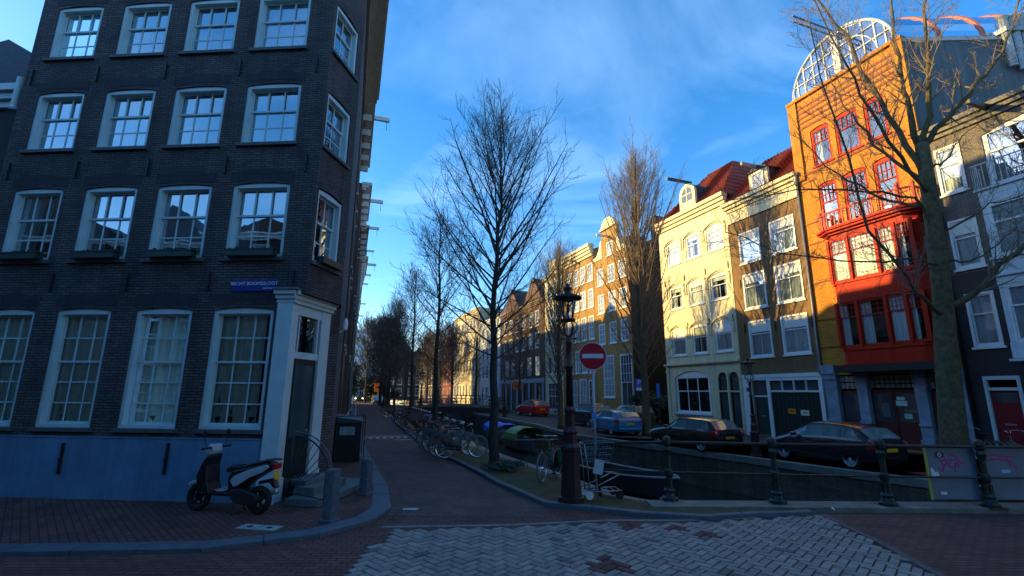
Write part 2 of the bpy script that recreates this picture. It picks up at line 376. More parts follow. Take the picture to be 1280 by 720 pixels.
# ============================================================ GROUND, CANAL, ROADS
LE = [(2.9, 10.3), (2.3, 10.9), (1.2, 13.9), (.1, 16.4), (-2.4, 23), (-6.1, 33.7), (-11.2, 50), (-18, 75), (-34, 120)]
RE = [(13.3, 10.25), (10.9, 13), (9.4, 15.4), (6.8, 20), (3.3, 26), (1.7, 34), (-2.2, 46), (-9.2, 68), (-26, 120)]
M_ground = brick('paving_brick', (.075, .05, .045), (.05, .035, .033), (.02, .018, .017), bw=.2, bh=.07, ms=.008, flat=True, stain=.35)
g = MB()
def flat(mb, pts, z, mi=0): mb.add([(x, y, z) for x, y in pts], [tuple(range(len(pts)))], mi)
for i in range(len(LE)-1): flat(g, [(-700, LE[i][1]), LE[i], LE[i+1], (-700, LE[i+1][1])], 0)
for i in range(len(RE)-1): flat(g, [RE[i], (700, RE[i][1]), (700, RE[i+1][1]), RE[i+1]], 0)
flat(g, [(-700, -300), (700, -300), (700, RE[0][1]), RE[0], LE[0], (-700, LE[0][1])], 0)
flat(g, [(-700, 120), (700, 120), (700, 900), (-700, 900)], 0)
tag(g.build('ground', M_ground), kind='structure')
# water
wm = bpy.data.materials.new('canal_water'); wm.use_nodes = True; t = wm.node_tree; b = t.nodes['Principled BSDF']
b.inputs['Base Color'].default_value = (.022, .03, .02, 1); b.inputs['Roughness'].default_value = .04; b.inputs['IOR'].default_value = 1.33
co = t.nodes.new('ShaderNodeTexCoord'); mpp = t.nodes.new('ShaderNodeMapping'); mpp.inputs['Scale'].default_value = (1, .5, 1); t.links.new(co.outputs['Object'], mpp.inputs[0])
n1 = t.nodes.new('ShaderNodeTexNoise'); n1.inputs['Scale'].default_value = 2.2; n1.inputs['Detail'].default_value = 4; t.links.new(mpp.outputs[0], n1.inputs['Vector'])
bp = t.nodes.new('ShaderNodeBump'); bp.inputs['Strength'].default_value = .5; bp.inputs['Distance'].default_value = .06
t.links.new(n1.outputs[0], bp.inputs['Height']); t.links.new(bp.outputs[0], b.inputs['Normal'])
WZ = -1.25
g = MB(); flat(g, [(-60, 2), (60, 2), (60, 125), (-60, 125)], WZ); tag(g.build('water', wm), kind='structure')
# quay walls
M_quay = brick('quay_wall_brick', (.13, .085, .06), (.08, .058, .045), (.05, .05, .036), bw=.22, bh=.07, stain=.5)
M_cope = mat('quay_coping_stone', (.16, .155, .13), .8, var=.35, vscale=3, bump=.4)
M_moss = mat('mossy_brick', (.060, .060, .018), .95, var=.5, vscale=2.5, bump=.6, bscale=30)
def strip(E, z, wdt, side, mb, th=.08, mi=0):
    """ribbon inland from polyline E"""
    for i in range(len(E)-1):
        (a, b_), (c, d) = E[i], E[i+1]
        def nrm(j):
            p = Vector(E[max(j-1, 0)]); q = Vector(E[min(j+1, len(E)-1)]); t_ = (q-p).normalized(); return Vector((t_.y, -t_.x))*side
        na, nb = nrm(i), nrm(i+1)
        A0 = (a, b_); B0 = (c, d); A1 = (a+na.x*wdt, b_+na.y*wdt); B1 = (c+nb.x*wdt, d+nb.y*wdt)
        mb.quad((*A0, z), (*B0, z), (*B1, z), (*A1, z), mi)
        if th:
            mb.quad((*A0, z-th), (*B0, z-th), (*B0, z), (*A0, z), mi); mb.quad((*A1, z-th), (*B1, z-th), (*B1, z), (*A1, z), mi)
for E_, sd_, lab in ((LE, -1, 'left'), (RE, 1, 'right')):
    q = MB()
    for i in range(len(E_)-1):
        q.quad((*E_[i], -2.2), (*E_[i+1], -2.2), (*E_[i+1], 0), (*E_[i], 0))
    c = MB(); E2 = [(x-.06*sd_, y) for x, y in E_]; strip(E2, .06 if sd_ < 0 else .035, .42 if sd_ < 0 else .32, sd_, c, .2)
    o = thing('quay_wall', (0, 0, 0), 90, 'mossy brick quay wall with stone coping on the '+('near left bank of the canal' if sd_ < 0 else 'far right bank below the parked cars'), 'quay wall')
    q.build('brick_face', M_quay, o); c.build('coping', M_cope, o)
q = MB(); q.quad((2.9, 10.3, -2.2), (13.3, 10.25, -2.2), (13.3, 10.25, 0), (2.9, 10.3, 0)); tag(q.build('bridge_side', M_quay), kind='structure')
# roads
KR = [(-.7, 13.2), (-1.45, 15.1), (-3.0, 18.8), (-4.34, 22.6), (-7.9, 33.7), (-19.5, 75), (-32, 118)]   # kerb on the canal side
KRn = [(2.34, 9.26), (1.53, 9.65), (.66, 10.05), (.29, 10.86), (-.29, 12.06)]
KL = [(-40, 7.0), (-6.78, 6.98), (-4.26, 7.17), (-2.9, 7.89), (-2.33, 8.77), (-2.25, 9.66), (-2.86, 11.78), (-3.69, 14), (-5.94, 20.2), (-8.15, 27.07), (-26.5, 82), (-38, 118)]
M_road = brick('road_brick', (.15, .084, .066), (.088, .054, .045), (.016, .013, .013), bw=.2, bh=.07, ms=.01, flat=True, rot=20, stain=.3)
M_road2 = brick('red_road_brick', (.17, .058, .042), (.09, .037, .029), (.014, .011, .011), bw=.21, bh=.1, ms=.01, flat=True, rot=0, stain=.25)
M_pavl = brick('pavement_brick', (.15, .05, .034), (.085, .033, .025), (.012, .010, .010), bw=.21, bh=.1, ms=.009, flat=True, rot=45, stain=.4)
M_kerb = mat('kerb_stone', (.085, .105, .125), .7, var=.25, vscale=4, bump=.3)
g = MB(); flat(g, [(-40, -8), (40, -8), (40, 9.6), (5.7, 9.6), (2.9, 9.0), (2.34, 9.2), (1.53, 9.6), (.66, 10), (-.0, 9.4), (-2.2, 9.4), (-2.9, 7.89), (-6, 6.98), (-40, 6.98)], .004)
tag(g.build('near_road', M_road2), kind='structure')
g = MB(); flat(g, [(-2.25, 9.2), (.6, 9.2), (.66, 10.05), (.29, 10.86), (-.29, 12.06)]+KR+[(-38, 118)]+KL[::-1][1:7], .008)
tag(g.build('canal_street', M_road), kind='structure')
# left pavement with kerb
g = MB(); flat(g, KL[:-1]+[(-38, 118), (-60, 118), (-60, 40), (-40, 12)], .06); tag(g.build('left_pavement', M_pavl), kind='structure')
def kerb(name, E_, side, wdt, z, m=None):
    c = MB(); rk = random.Random(len(E_)); pts = [Vector((*p, 0)) for p in E_]
    for i in range(len(pts)-1):
        L = (pts[i+1]-pts[i]).length; d = (pts[i+1]-pts[i]).normalized(); nn = Vector((d.y, -d.x, 0))*side; k = max(1, round(L/.95))
        if L > 45: k = 12
        for j in range(k):
            a = pts[i]+d*(L*j/k+.006); b = pts[i]+d*(L*(j+1)/k-.006); h = z+rk.uniform(-.006, .006); w_ = wdt+rk.uniform(-.012, .012)
            q = [a, b, b+nn*w_, a+nn*w_]; e_ = .012
            tq = [a+nn*e_+d*e_, b+nn*e_-d*e_, b+nn*(w_-e_)-d*e_, a+nn*(w_-e_)+d*e_]
            c.add([(p.x, p.y, 0) for p in q]+[(p.x, p.y, h-e_) for p in q]+[(p.x, p.y, h) for p in tq], [(0, 1, 5, 4), (1, 2, 6, 5), (2, 3, 7, 6), (3, 0, 4, 7), (4, 5, 9, 8), (5, 6, 10, 9), (6, 7, 11, 10), (7, 4, 8, 11), (8, 9, 10, 11)])
    return tag(c.build(name, m or M_kerb), kind='structure')
kerb('left_kerb', KL, -1, .34, .075)
kerb('canal_side_kerb', [(5.6, 9.42), (4.21, 9.22), (3.46, 9.02)]+KRn+KR, 1, .16, .085)
# mossy strip between street and quay
g = MB()
LEm = [(2.9, 10.0)]+LE[1:]
inner = [(5.9, 9.75), (4.21, 9.24), (3.46, 9.04)]+KRn+KR
flat(g, inner+[(-34.4, 119)]+[(x-.3, y) for x, y in LE[::-1][1:-1]]+[(2.8, 10.1), (5.9, 10.1)], .07)
tag(g.build('quay_strip', M_moss), kind='structure')
g = MB(); g.box(2.7, 13.5, 9.72, 10.27, -.15, .095); tag(g.build('bridge_kerb', M_cope, bevel=.015), kind='structure')
# right quay street
M_rq = brick('quay_street_brick', (.07, .05, .04), (.05, .04, .034), (.02, .018, .016), bw=.2, bh=.07, flat=True, rot=-20)
g = MB(); flat(g, [(x+.5, y) for x, y in RE[:-1]]+[(-19, 100), (-14.6, 100), (30, -22), (30, 9.9), (13.9, 9.9)], .005); tag(g.build('quay_street', M_rq), kind='structure')
# herringbone: real bricks, zig-zag at 45 degrees
ZP = [(-1.95, 6.4), (-1.93, 8.3), (0.03, 8.49), (1.67, 8.82), (2.93, 8.86), (4.44, 9.12), (5.71, 9.5), (5.48, 7.69), (5.24, 6.5), (5.0, 1.0), (-3.2, 1.0), (-2.5, 4.6)]
def inside(x, y, P):
    c = False; j = len(P)-1
    for i in range(len(P)):
        if (P[i][1] > y) != (P[j][1] > y) and x < (P[j][0]-P[i][0])*(y-P[i][1])/(P[j][1]-P[i][1])+P[i][0]: c = not c
        j = i
    return c
rr = random.Random(2); u = .125; hb = MB(); ca, sa = math.cos(R(47)), math.sin(R(47))
RED = [(1.98, 8.62), (2.1, 8.64), (2.75, 8.52), (3.1, 8.15), (1.24, 6.88), (1.08, 6.72), (1.38, 6.72)]
for a in range(-90, 90):
    for c in range(-90, 90):
        d = (a-c) % 4
        if d == 0: x0, y0, x1, y1 = a, c, a+2, c+1
        elif d == 2: x0, y0, x1, y1 = a, c-1, a+1, c+1
        else: continue
        mxp, myp = (x0+x1)/2*u, (y0+y1)/2*u; X = mxp*ca-myp*sa+2; Y = mxp*sa+myp*ca+5
        if not inside(X, Y, ZP): continue
        gp = .010; h = .022+rr.uniform(-.0035, .0035); tl = rr.uniform(-.002, .002)
        q = [(x0*u+gp, y0*u+gp), (x1*u-gp, y0*u+gp), (x1*u-gp, y1*u-gp), (x0*u+gp, y1*u-gp)]
        cx_, cy_ = sum(p[0] for p in q)/4, sum(p[1] for p in q)/4
        top = [((p[0]-cx_)*.93+cx_, (p[1]-cy_)*.93+cy_) for p in q]
        W_ = lambda p, z: (p[0]*ca-p[1]*sa+2, p[0]*sa+p[1]*ca+5, z)
        isred = any((X-r_[0])**2+(Y-r_[1])**2 < .010+.022*rr.random() for r_ in RED)
        mi = 3 if isred else (2 if rr.random() < .04 else (1 if rr.random() < .35 else 0))
        hb.add([W_(p, .006) for p in q]+[W_(p, h-.006) for p in q]+[W_(p, h+tl*(1 if i < 2 else -1)) for i, p in enumerate(top)],
               [(0, 1, 5, 4), (1, 2, 6, 5), (2, 3, 7, 6), (3, 0, 4, 7), (4, 5, 9, 8), (5, 6, 10, 9), (6, 7, 11, 10), (7, 4, 8, 11), (8, 9, 10, 11)], mi)
tag(hb.build('herringbone_paving', [mat('grey_paver', (.26, .22, .185), .8, var=.25, vscale=3, bump=.5), mat('light_paver', (.31, .265, .22), .8, var=.25, vscale=3, bump=.5),
    mat('dark_paver', (.12, .11, .105), .8, var=.2, bump=.5), mat('red_paver', (.12, .04, .035), .8, var=.2, bump=.5)]), kind='structure')
g = MB(); strip([(-2.1, 8.42), (0.03, 8.6), (1.67, 8.93), (2.93, 8.97), (4.44, 9.2)], .022, .09, -1, g, .02); tag(g.build('edge_course', mat('pale_edge_brick', (.2, .19, .17), .8, var=.3)), kind='structure')
# painted bicycle marks on the canal street
M_paint = mat('road_paint', (.45, .47, .47), .8, var=.35, vscale=9)
g = MB(); rr = random.Random(8)
mk = Matrix.Translation((-6.0, 23.6, .013)) @ Matrix.Rotation(R(18), 4, 'Z')
for k in range(9):
    x = -1.35+k*.32; g.box(x, x+.17, -.15, .35, 0, .003)
g.box(.4, 1.3, -1.1, -.95, 0, .003); g.box(-1.2, 1.2, 1.1, 1.22, 0, .003); g.box(-.9, 1.25, .62, .75, 0, .003)
g.xf(mk); tag(g.build('road_marking', M_paint), kind='structure')
g = MB(); g.box(-2.05, -1.75, 9.65, 9.8, .012, .016); tag(g.build('paint_spot', M_paint), kind='structure')
# service hatch in pavement
o = thing('pavement_hatch', (-3.98, 8.2, .062), 100, 'pale grey-green double service hatch set in the red pavement behind the scooter', 'hatch cover')
g = MB(); g.box(-.34, -.01, -.13, .13, 0, .012); g.box(.01, .34, -.13, .13, 0, .012); g.build('plate', mat('hatch_plate', (.28, .34, .31), .6, var=.3), o)
g = MB(); g.lathe([(.05, .0125), (.05, .016)], 12, (-.17, 0, 0)); g.lathe([(.05, .0125), (.05, .016)], 12, (.17, 0, 0)); g.build('lifting_eye', M_black, o)

# leaf litter and grit along kerbs
M_litter = mat('leaf_litter', (.09, .06, .03), .9, var=.5, vscale=2)
g = MB(); rl = random.Random(4)
def litter(n, fn):
    for k in range(n):
        x, y, z = fn(); a = rl.uniform(0, 6.28); s_ = rl.uniform(.008, .028); c_, d_ = math.cos(a)*s_, math.sin(a)*s_
        g.add([(x-c_, y-d_, z), (x-d_*.5, y+c_*.5, z+rl.uniform(0, .012)), (x+c_, y+d_, z+rl.uniform(0, .01)), (x+d_*.5, y-c_*.5, z)], [(0, 1, 2, 3)])
def along(E_, off, z):
    def f():
        i = rl.randrange(len(E_)-1); t = rl.random(); return (E_[i][0]+(E_[i+1][0]-E_[i][0])*t+off+rl.gauss(0, .05), E_[i][1]+(E_[i+1][1]-E_[i][1])*t+rl.gauss(0, .05), z)
    return f
litter(200, along([(-2.9, 7.84), (-2.2, 8.77), (-2.12, 9.66), (-2.7, 11.78), (-3.5, 14)], .1, .016)); litter(260, along(KRn[::-1] and [(4.2, 9.1), (3.46, 8.9), (2.34, 9.14), (1.5, 9.5), (.55, 9.95), (.18, 10.86), (-.4, 12.06), (-.85, 13.2), (-3.1, 18.8)], -.05, .014))
litter(500, lambda: (rl.uniform(-2.5, 5.5), rl.uniform(9.3, 14.5), .078) ) if False else None
litter(420, along([(5.8, 9.68), (3.0, 10.15), (2.0, 10.8), (1.0, 13.5), (-.2, 16.0)], -.3, .08)); litter(220, along([(-8, 9.9), (-4.8, 9.7)], 0, .068)); litter(160, along([(13, 9.62), (6, 9.62)], 0, .012))
litter(240, lambda: (rl.uniform(-3, 6), rl.uniform(6.2, 9), .03))
tag(g.build('leaf_litter', M_litter), 'small brown leaves and grit scattered along kerbs and paving', 'litter', kind='stuff')

g = MB(); strip([(5.73, 9.52), (5.50, 7.69), (5.26, 6.5), (5.02, 1.0)], .026, .11, -1, g, .02); tag(g.build('edge_course_right', mat('dark_edge_brick', (.10, .09, .085), .8, var=.3)), kind='structure')
# ============================================================ DARK CORNER HOUSE (left)
A0 = Vector((-4.46+.0997, 9.85-.0075, 0))      # street corner of front and angled bay
M_dbrick = brick('dark_painted_brick', (.110, .090, .084), (.062, .053, .053), (.024, .022, .024), bw=.21, bh=.06, ms=.011, bump=1, stain=.38)
M_plinth = mat('blue_grey_plinth', (.125, .235, .36), .85, var=.22, vscale=1.1, bump=.3, streak=.16)
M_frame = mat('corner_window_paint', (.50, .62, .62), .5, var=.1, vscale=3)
M_wsill = mat('bluestone_sill', (.085, .095, .10), .7, var=.2)
HH = 14.2
house = thing('corner_house', A0, 94.3, 'tall dark grey brick corner house with blue plinth and white sash windows on the left', 'house')
S0 = -7.75                                       # local x: 0 at corner, negative to the left
cols = [(-7.28, -6.05), (-5.5, -4.22), (-3.73, -2.43), (-1.93, -.60)]
gcols = [(-7.28, -6.08), (-5.55, -4.3), (-3.72, -2.45), (-1.97, -.64)]
rows = [(5.0, 6.72), (7.72, 9.24), (10.21, 11.7)]
ops = [(a, 1.40, b, 3.92, .07) for a, b in gcols]+[(a, z0, b, z1+.04, .07) for z0, z1 in rows for a, b in cols]
mb = MB(); wall_panel(mb, S0, -.27, 1.26, HH, ops, depth=.12); wall_panel(mb, -.27, 0, 4.2, HH, [], depth=.12)

# angled bay: extra plane from corner, heading 10.7 ; local direction
th = R(94.3-10.7)
CM = Matrix.Rotation(th, 4, 'Z')                 # chamfer frame in house frame
CW = 1.42
mb2 = MB(); CMg = Matrix.Translation((-.27, 0, 0)) @ CM
cops = [(.02+.1, 4.92, 1.12, 6.7, .06), (.12, 7.65, 1.15, 9.12, .06), (.14, 10.15, 1.18, 11.58, .06)]
wall_panel(mb2, 0, CW, 4.2, HH, cops, depth=.12, room=.5, marg=.08); mb2.xf(CM); mb.add(mb2.v, mb2.f, 0); mb.m[-len(mb2.m):] = mb2.m
mb3 = MB(); wall_panel(mb3, 0, 1.6, 0, 4.2, [(.2, .45, 1.12, 3.9)], depth=.12, room=.5, marg=.08); mb3.xf(CMg); mb.add(mb3.v, mb3.f, 0); mb.m[-len(mb3.m):] = mb3.m
# street side wall (heading -18.4), back
e = CM @ Vector((CW, 0, 0)); th2 = R(94.3+18.4); d2 = Vector((math.cos(th2), math.sin(th2), 0)); f2 = e+d2*6.0
mb.quad((e.x, e.y, 4.2), (f2.x, f2.y, 4.2), (f2.x, f2.y, HH), (e.x, e.y, HH)); e5 = e+d2*.45; mb.quad((e5.x, e5.y, 0), (f2.x, f2.y, 0), (f2.x, f2.y, 4.2), (e5.x, e5.y, 4.2))
e3 = CMg @ Vector((1.6, 0, 0)); mb.quad((-.27, 0, 4.2), (0, 0, 4.2), (e.x, e.y, 4.2), (e3.x, e3.y, 4.2)); e4 = e+d2*.45; mb.quad((e3.x, e3.y, 0), (e4.x, e4.y, 0), (e4.x, e4.y, 4.2), (e3.x, e3.y, 4.2))
mb.quad((S0, 0, 0), (S0, 8, 0), (S0, 8, HH), (S0, 0, HH)); mb.quad((S0, 8, 0), (f2.x, f2.y, 0), (f2.x, f2.y, HH), (S0, 8, HH))
mb.add([(S0, 0, HH), (0, 0, HH), (e.x, e.y, HH), (f2.x, f2.y, HH), (S0, 8, HH)], [(0, 1, 2, 3, 4)])
mb.build('wall', [M_dbrick, M_dark], house)
p = MB(); p.box(S0, -.52, -.018, .2, 0, 1.26); p.box(S0, -.52, -.03, -.0185, 1.225, 1.258); p.build('plinth', M_plinth, house)
# brick arches over the windows (soldier courses)
for i, (a, b) in enumerate(gcols):
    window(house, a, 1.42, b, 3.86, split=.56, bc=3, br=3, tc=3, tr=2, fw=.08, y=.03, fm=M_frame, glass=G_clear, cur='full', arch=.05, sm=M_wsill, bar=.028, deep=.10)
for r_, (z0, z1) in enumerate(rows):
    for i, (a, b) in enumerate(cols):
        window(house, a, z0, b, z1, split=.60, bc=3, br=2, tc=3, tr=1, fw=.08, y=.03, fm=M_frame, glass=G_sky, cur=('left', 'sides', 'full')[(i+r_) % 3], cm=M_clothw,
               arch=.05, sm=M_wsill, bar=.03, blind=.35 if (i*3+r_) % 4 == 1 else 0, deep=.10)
for k_, (xa, h_) in enumerate([(-1.75, .55), (-1.45, .4), (-1.0, .35), (-3.2, .3), (-5.2, .25)]):
    o_ = thing('potted_plant', A0, 94.3, ('tall green pot plant inside the ground floor window nearest the door', 'second green pot plant from the left inside the window nearest the door', 'small plant at the right inside the window nearest the door', 'small plant inside the second ground floor window from the door', 'small plant inside the third ground floor window from the door')[k_], 'plant')
    g = MB(); g.lathe([(.06, 1.5), (.08, 1.66)], 10, (xa, .28, 0)); g.build('pot', mat('clay_pot', (.2, .09, .05)), o_); g = MB()
    for q in range(40): a_ = _rc.uniform(0, 6.28); r_ = _rc.uniform(.05, .22); z_ = 1.66+_rc.uniform(.1, 1)*h_; g.add([(xa, .28, 1.66), (xa+r_*.5*math.cos(a_)+.02, .28+r_*.3*math.sin(a_), z_*.5+.83+.05), (xa+r_*math.cos(a_), .28+r_*.3*math.sin(a_), z_), (xa+r_*.5*math.cos(a_)-.02, .28+r_*.3*math.sin(a_), z_*.5+.83)], [(0, 1, 2, 3)])
    g.build('leaves', mat('pot_leaves', (.10, .22, .03), .5), o_)
sol = MB()
M_sol = brick('soldier_brick', (.05, .045, .055), (.038, .036, .046), (.018, .017, .022), bw=.062, bh=.24, ms=.012, bump=1)
for a, b, z in [(x[0], x[1], 3.99) for x in gcols]+[(x[0], x[1], z1+.1) for x in cols for _, z1 in rows]:
    n = 8
    for k in range(n):
        xa, xb = a-.08+(b-a+.16)*k/n, a-.08+(b-a+.16)*(k+1)/n; za, zb = z-.06+.07*(1-(2*k/n-1)**2), z-.06+.07*(1-(2*(k+1)/n-1)**2)
        sol.quad((xa, -.006, za), (xb, -.006, zb), (xb, -.006, zb+.24), (xa, -.006, za+.24))
split_loose(sol.build('window_arch', M_sol, house), 'window_arch')
for x in (-7.55, -5.82, -4.05, -2.17, -.28):
    for z in (4.28, 6.98, 9.5, 12.0): anchor(house, x, z, .42)
anchor(house, -4.75, .52, .6, -.02); anchor(house, -2.5, .55, .6, -.02); anchor(house, -6.9, .52, .6, -.02)
# flower boxes on first upper row
bx = MB()
for i, (a, b) in enumerate(cols):
    bx = MB(); bx.box(a+.15, b-.1, -.2, -.03, 5.0, 5.13); bx.box(a+.12, b-.07, -.215, -.015, 5.131, 5.15); bx.build('flower_box', M_green, house)
    fr = MB()
    for k in range(26):
        x = a+.17+(b-a-.3)*_rc.random(); fr.box(x, x+.02, -.16+.08*_rc.random(), -.06, 5.15, 5.17+.05*_rc.random())
    fr.build('plants', mat('box_plants', (.03, .05, .02), .9), house)
# windows and doorway of the angled bay
def on_bay(o): o.matrix_local = CM; return o
for (a, z0, b, z1) in ((.12, 4.94, 1.12, 6.62), (.12, 7.67, 1.15, 9.06), (.14, 10.17, 1.18, 11.52)):
    on_bay(window(house, a, z0, b, z1, split=.6, bc=2, br=2, tc=2, tr=1, fw=.08, y=.03, fm=M_frame, glass=G_sky, cur='sides', cm=M_clothw, sm=M_wsill, bar=.03, arch=.05, deep=.1))
b_ = MB(); b_.box(.25, 1.05, -.2, -.03, 4.94, 5.08); on_bay(b_.build('flower_box', M_green, house))
def on_bayg(o): o.matrix_local = CMg; return o
sur = MB()                                      # painted door surround wraps the corner
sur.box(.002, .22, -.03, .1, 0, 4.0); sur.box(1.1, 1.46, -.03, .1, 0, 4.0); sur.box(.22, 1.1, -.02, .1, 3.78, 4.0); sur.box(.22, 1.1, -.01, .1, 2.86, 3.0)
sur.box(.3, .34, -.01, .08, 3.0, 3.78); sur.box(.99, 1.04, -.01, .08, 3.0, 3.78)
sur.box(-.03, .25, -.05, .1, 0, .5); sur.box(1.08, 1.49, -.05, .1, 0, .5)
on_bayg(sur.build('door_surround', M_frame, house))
ft = MB(); ft.box(-.55, -.21, -.05, .0, 0, 4.0); ft.box(-.57, -.19, -.075, -.051, 0, .5); ft.build('corner_pilaster', M_frame, house)
cn = MB()
for k, (o_, za, zb) in enumerate(((.06, 4.0, 4.08), (.10, 4.08, 4.17), (.15, 4.17, 4.26))):
    c2 = MB(); c2.box(-.02-.02*k, 1.5+.02*k, -o_-.02, .05, za, zb); c2.xf(CMg); cn.add(c2.v, c2.f); cn.box(-.57-.02*k, -.17+.0*k, -o_, .04, za, zb)
cn.build('door_cornice', M_frame, house)
c2 = MB(); c2.box(-.04, 1.46, -.17, .02, 4.262, 4.29); c2.xf(CMg); c2.box(-.62, -.1, -.19, .02, 4.263, 4.301); c2.build('lead_flashing', mat('lead_grey', (.12, .14, .15), .6), house)
tw = MB(); tw.quad((.3, .04, 3.0), (1.0, .04, 3.0), (1.0, .04, 3.75), (.3, .04, 3.75)); on_bayg(tw.build('transom_glass', G_mid, house))
dr = MB(); dr.box(.22, 1.08, .02, .08, .45, 2.86); dr.box(.3, 1.0, .0, .02, .55, 1.15); dr.box(.3, 1.0, .0, .02, 1.17, 1.22)
door = on_bayg(dr.build('door', mat('black_green_door', (.012, .022, .024), .35), house))
pg = MB(); pg.box(.34, .96, .005, .015, 1.25, 2.74); pg.build('pane', opaque_glass('door_glass', (.05, .075, .08), .06), door)
kn = MB(); kn.lathe([(.03, 0), (.035, .02), (.02, .04)], 10, (.92, -.03, 1.35), 'y'); kn.build('handle', M_metal, door)
# big roof cornice
rc = MB()
for k, (o_, za, zb) in enumerate(((.12, 13.0, 13.25), (.3, 13.25, 13.45), (.55, 13.45, 13.62), (.62, 13.62, 13.8))):
    c2 = MB(); c2.box(-.02, CW+.05+.05*k, -o_, .05, za, zb); c2.xf(CM); rc.add(c2.v, c2.f); rc.box(S0, .1+.04*k, -o_-.01, .05, za, zb)
    T2 = Matrix.Translation(e) @ Matrix.Rotation(th2, 4, 'Z'); c3 = MB(); c3.box(-.05, 6, -o_+.012, .05, za+.003, zb+.003); c3.xf(T2); rc.add(c3.v, c3.f)
rc.build('roof_cornice', mat('weathered_white', (.50, .50, .44), .6, var=.2), house)
rf = MB(); rf.add([(S0, 0, HH), (.2, 0, HH), (e.x+.2, e.y, HH), (f2.x, f2.y, HH), (S0, 8, HH), (S0+2, 2.5, HH+3.2), (-1.6, 2.5, HH+3.2), (-1.9, 6, HH+3.2), (S0+2, 6, HH+3.2)],
   [(0, 1, 6, 5), (1, 2, 3, 7, 6), (3, 4, 8, 7), (4, 0, 5, 8), (5, 6, 7, 8)]); rf.build('roof', mat('slate', (.05, .052, .06), .7, var=.3, bump=.4), house)
# street name sign on its wall
sg = thing('street_sign', A0, 94.3, 'blue enamel street name plate reading RECHT BOOMSSLOOT on the dark brick wall', 'street sign')
s_ = MB(); s_.box(-1.64, -.62, -.03, -.008, 4.25, 4.51); s_.build('plate', mat('sign_blue', (.012, .03, .22), .3, var=.05), sg, bevel=.006)
sw = mat('sign_white', (.8, .8, .8), .4, var=0)
text_obj('lettering', 'RECHT BOOMSSLOOT', .105, sw, sg, Matrix.Translation((-1.13, -.032, 4.415)) @ WALLTXT)
text_obj('lettering', 'CENTRUM', .05, sw, sg, Matrix.Translation((-.82, -.032, 4.31)) @ WALLTXT)
# wall lamp
o = thing('wall_lamp', A0, 94.3, 'small white wall lamp at the corner above the black door', 'lamp')
l_ = MB(); l_.tube([(1.46, .0, 3.55), (1.46, -.14, 3.62)], .012, 6); l_.lathe([(.0, .0), (.05, .02), (.055, .2), (.02, .28), (0, .3)], 12, (1.46, -.14, 3.6)); l_.xf(CM); l_.build('shade', M_white, o)
# ---------- neighbouring house at far left (only its edge in the picture)
nb = thing('neighbour_house', A0+Vector((math.sin(R(94.3)), math.cos(R(94.3)), 0))*(-14.2), 94.3, 'shadowed brick house with sloping roof and white gutter left of the dark corner house', 'house')
g = MB(); wall_panel(g, 0, 6.4, 0, 9.2, [(1, 1.2, 2.4, 3.6), (3.8, 1.2, 5.2, 3.6), (1, 4.6, 2.4, 6.6), (3.8, 4.6, 5.2, 6.6)], y=.5); shell(g, 6.4, 8, 9.2, yb=.5)
g.build('wall', [brick('purple_brick', (.06, .04, .04), (.05, .035, .035), (.03, .03, .03)), M_dark], nb)
for a, b_, c, d in ((1, 1.2, 2.4, 3.6), (3.8, 1.2, 5.2, 3.6), (1, 4.6, 2.4, 6.6), (3.8, 4.6, 5.2, 6.6)): window(nb, a, b_, c, d, bc=3, br=2, tc=3, y=.56, fm=M_frame)
cornice(nb, 0, 6.35, 9.2, 9.75, .3, M_frame, y=.5)
g = MB(); g.add([(0, .3, 9.76), (6.4, .3, 9.76), (6.4, 4, 10.8), (0, 4, 14.5), (0, 8, 9.8), (6.4, 8, 9.8)], [(0, 1, 2, 3), (3, 2, 5, 4), (1, 5, 2), (0, 3, 4)]); g.build('roof', mat('slate', (.05, .05, .06)), nb)
g = MB(); g.lathe([(.09, 0), (.11, .05), (.07, .1), (.07, .9)], 10, (6.2, .1, 8.9)); g.build('gutter_outlet', M_frame, nb)

# ---------- stone landing, wrought iron railing, timber cellar box
Q = CM
o = thing('stone_landing', A0, 94.3, 'pale stone landing with low step in front of the black corner door', 'steps')
g = MB(); g.box(-.15, 2.1, -.8, -.1, .06, .2); g.xf(CM); g.build('slab', mat('pale_stone', (.11, .145, .15), .8, var=.25, bump=.3), o, bevel=.015)
g = MB(); g.box(.1, 1.3, -.55, -.1, .2, .36); g.box(.2, 1.15, -.3, .1, .36, .46); g.xf(CM); g.build('step', mat('pale_stone', (.2, .2, .2)), o, bevel=.01)
o = thing('stair_railing', A0, 94.3, 'curved wrought iron railing with fan shaped bars beside the corner door', 'railing')
g = MB()
for x in (-.12,):
    g.tube([(x, -.15, .2), (x, -.15, 1.35)], .014, 6); g.tube([(x, -.9, .1), (x, -.9, .75)], .014, 6); g.tube([(x, -.15, .3), (x, -.9, .2)], .012, 5)
    c_ = [(x, -.15-.8*math.sin(q*math.pi/16), .62+.72*math.cos(q*math.pi/16)) for q in range(9)]
    g.tube(c_, .016, 6)
    for q in range(1, 8, 1): g.tube([(x, -.15, .3), c_[q]], .008, 4)
g.tube([(-.12, -.9, .75), (-.12, -1.15, .62), (-.12, -1.2, .5)], .012, 5)
g.xf(CM); g.build('ironwork', M_iron, o, smooth=True)
g = MB(); g.tube([(-.1, -.15-.86*math.sin(q*math.pi/16), .67+.74*math.cos(q*math.pi/16)) for q in range(9)], .013, 6); g.xf(CM); g.build('handrail', mat('worn_rail', (.10, .115, .115), .5), o, smooth=True)
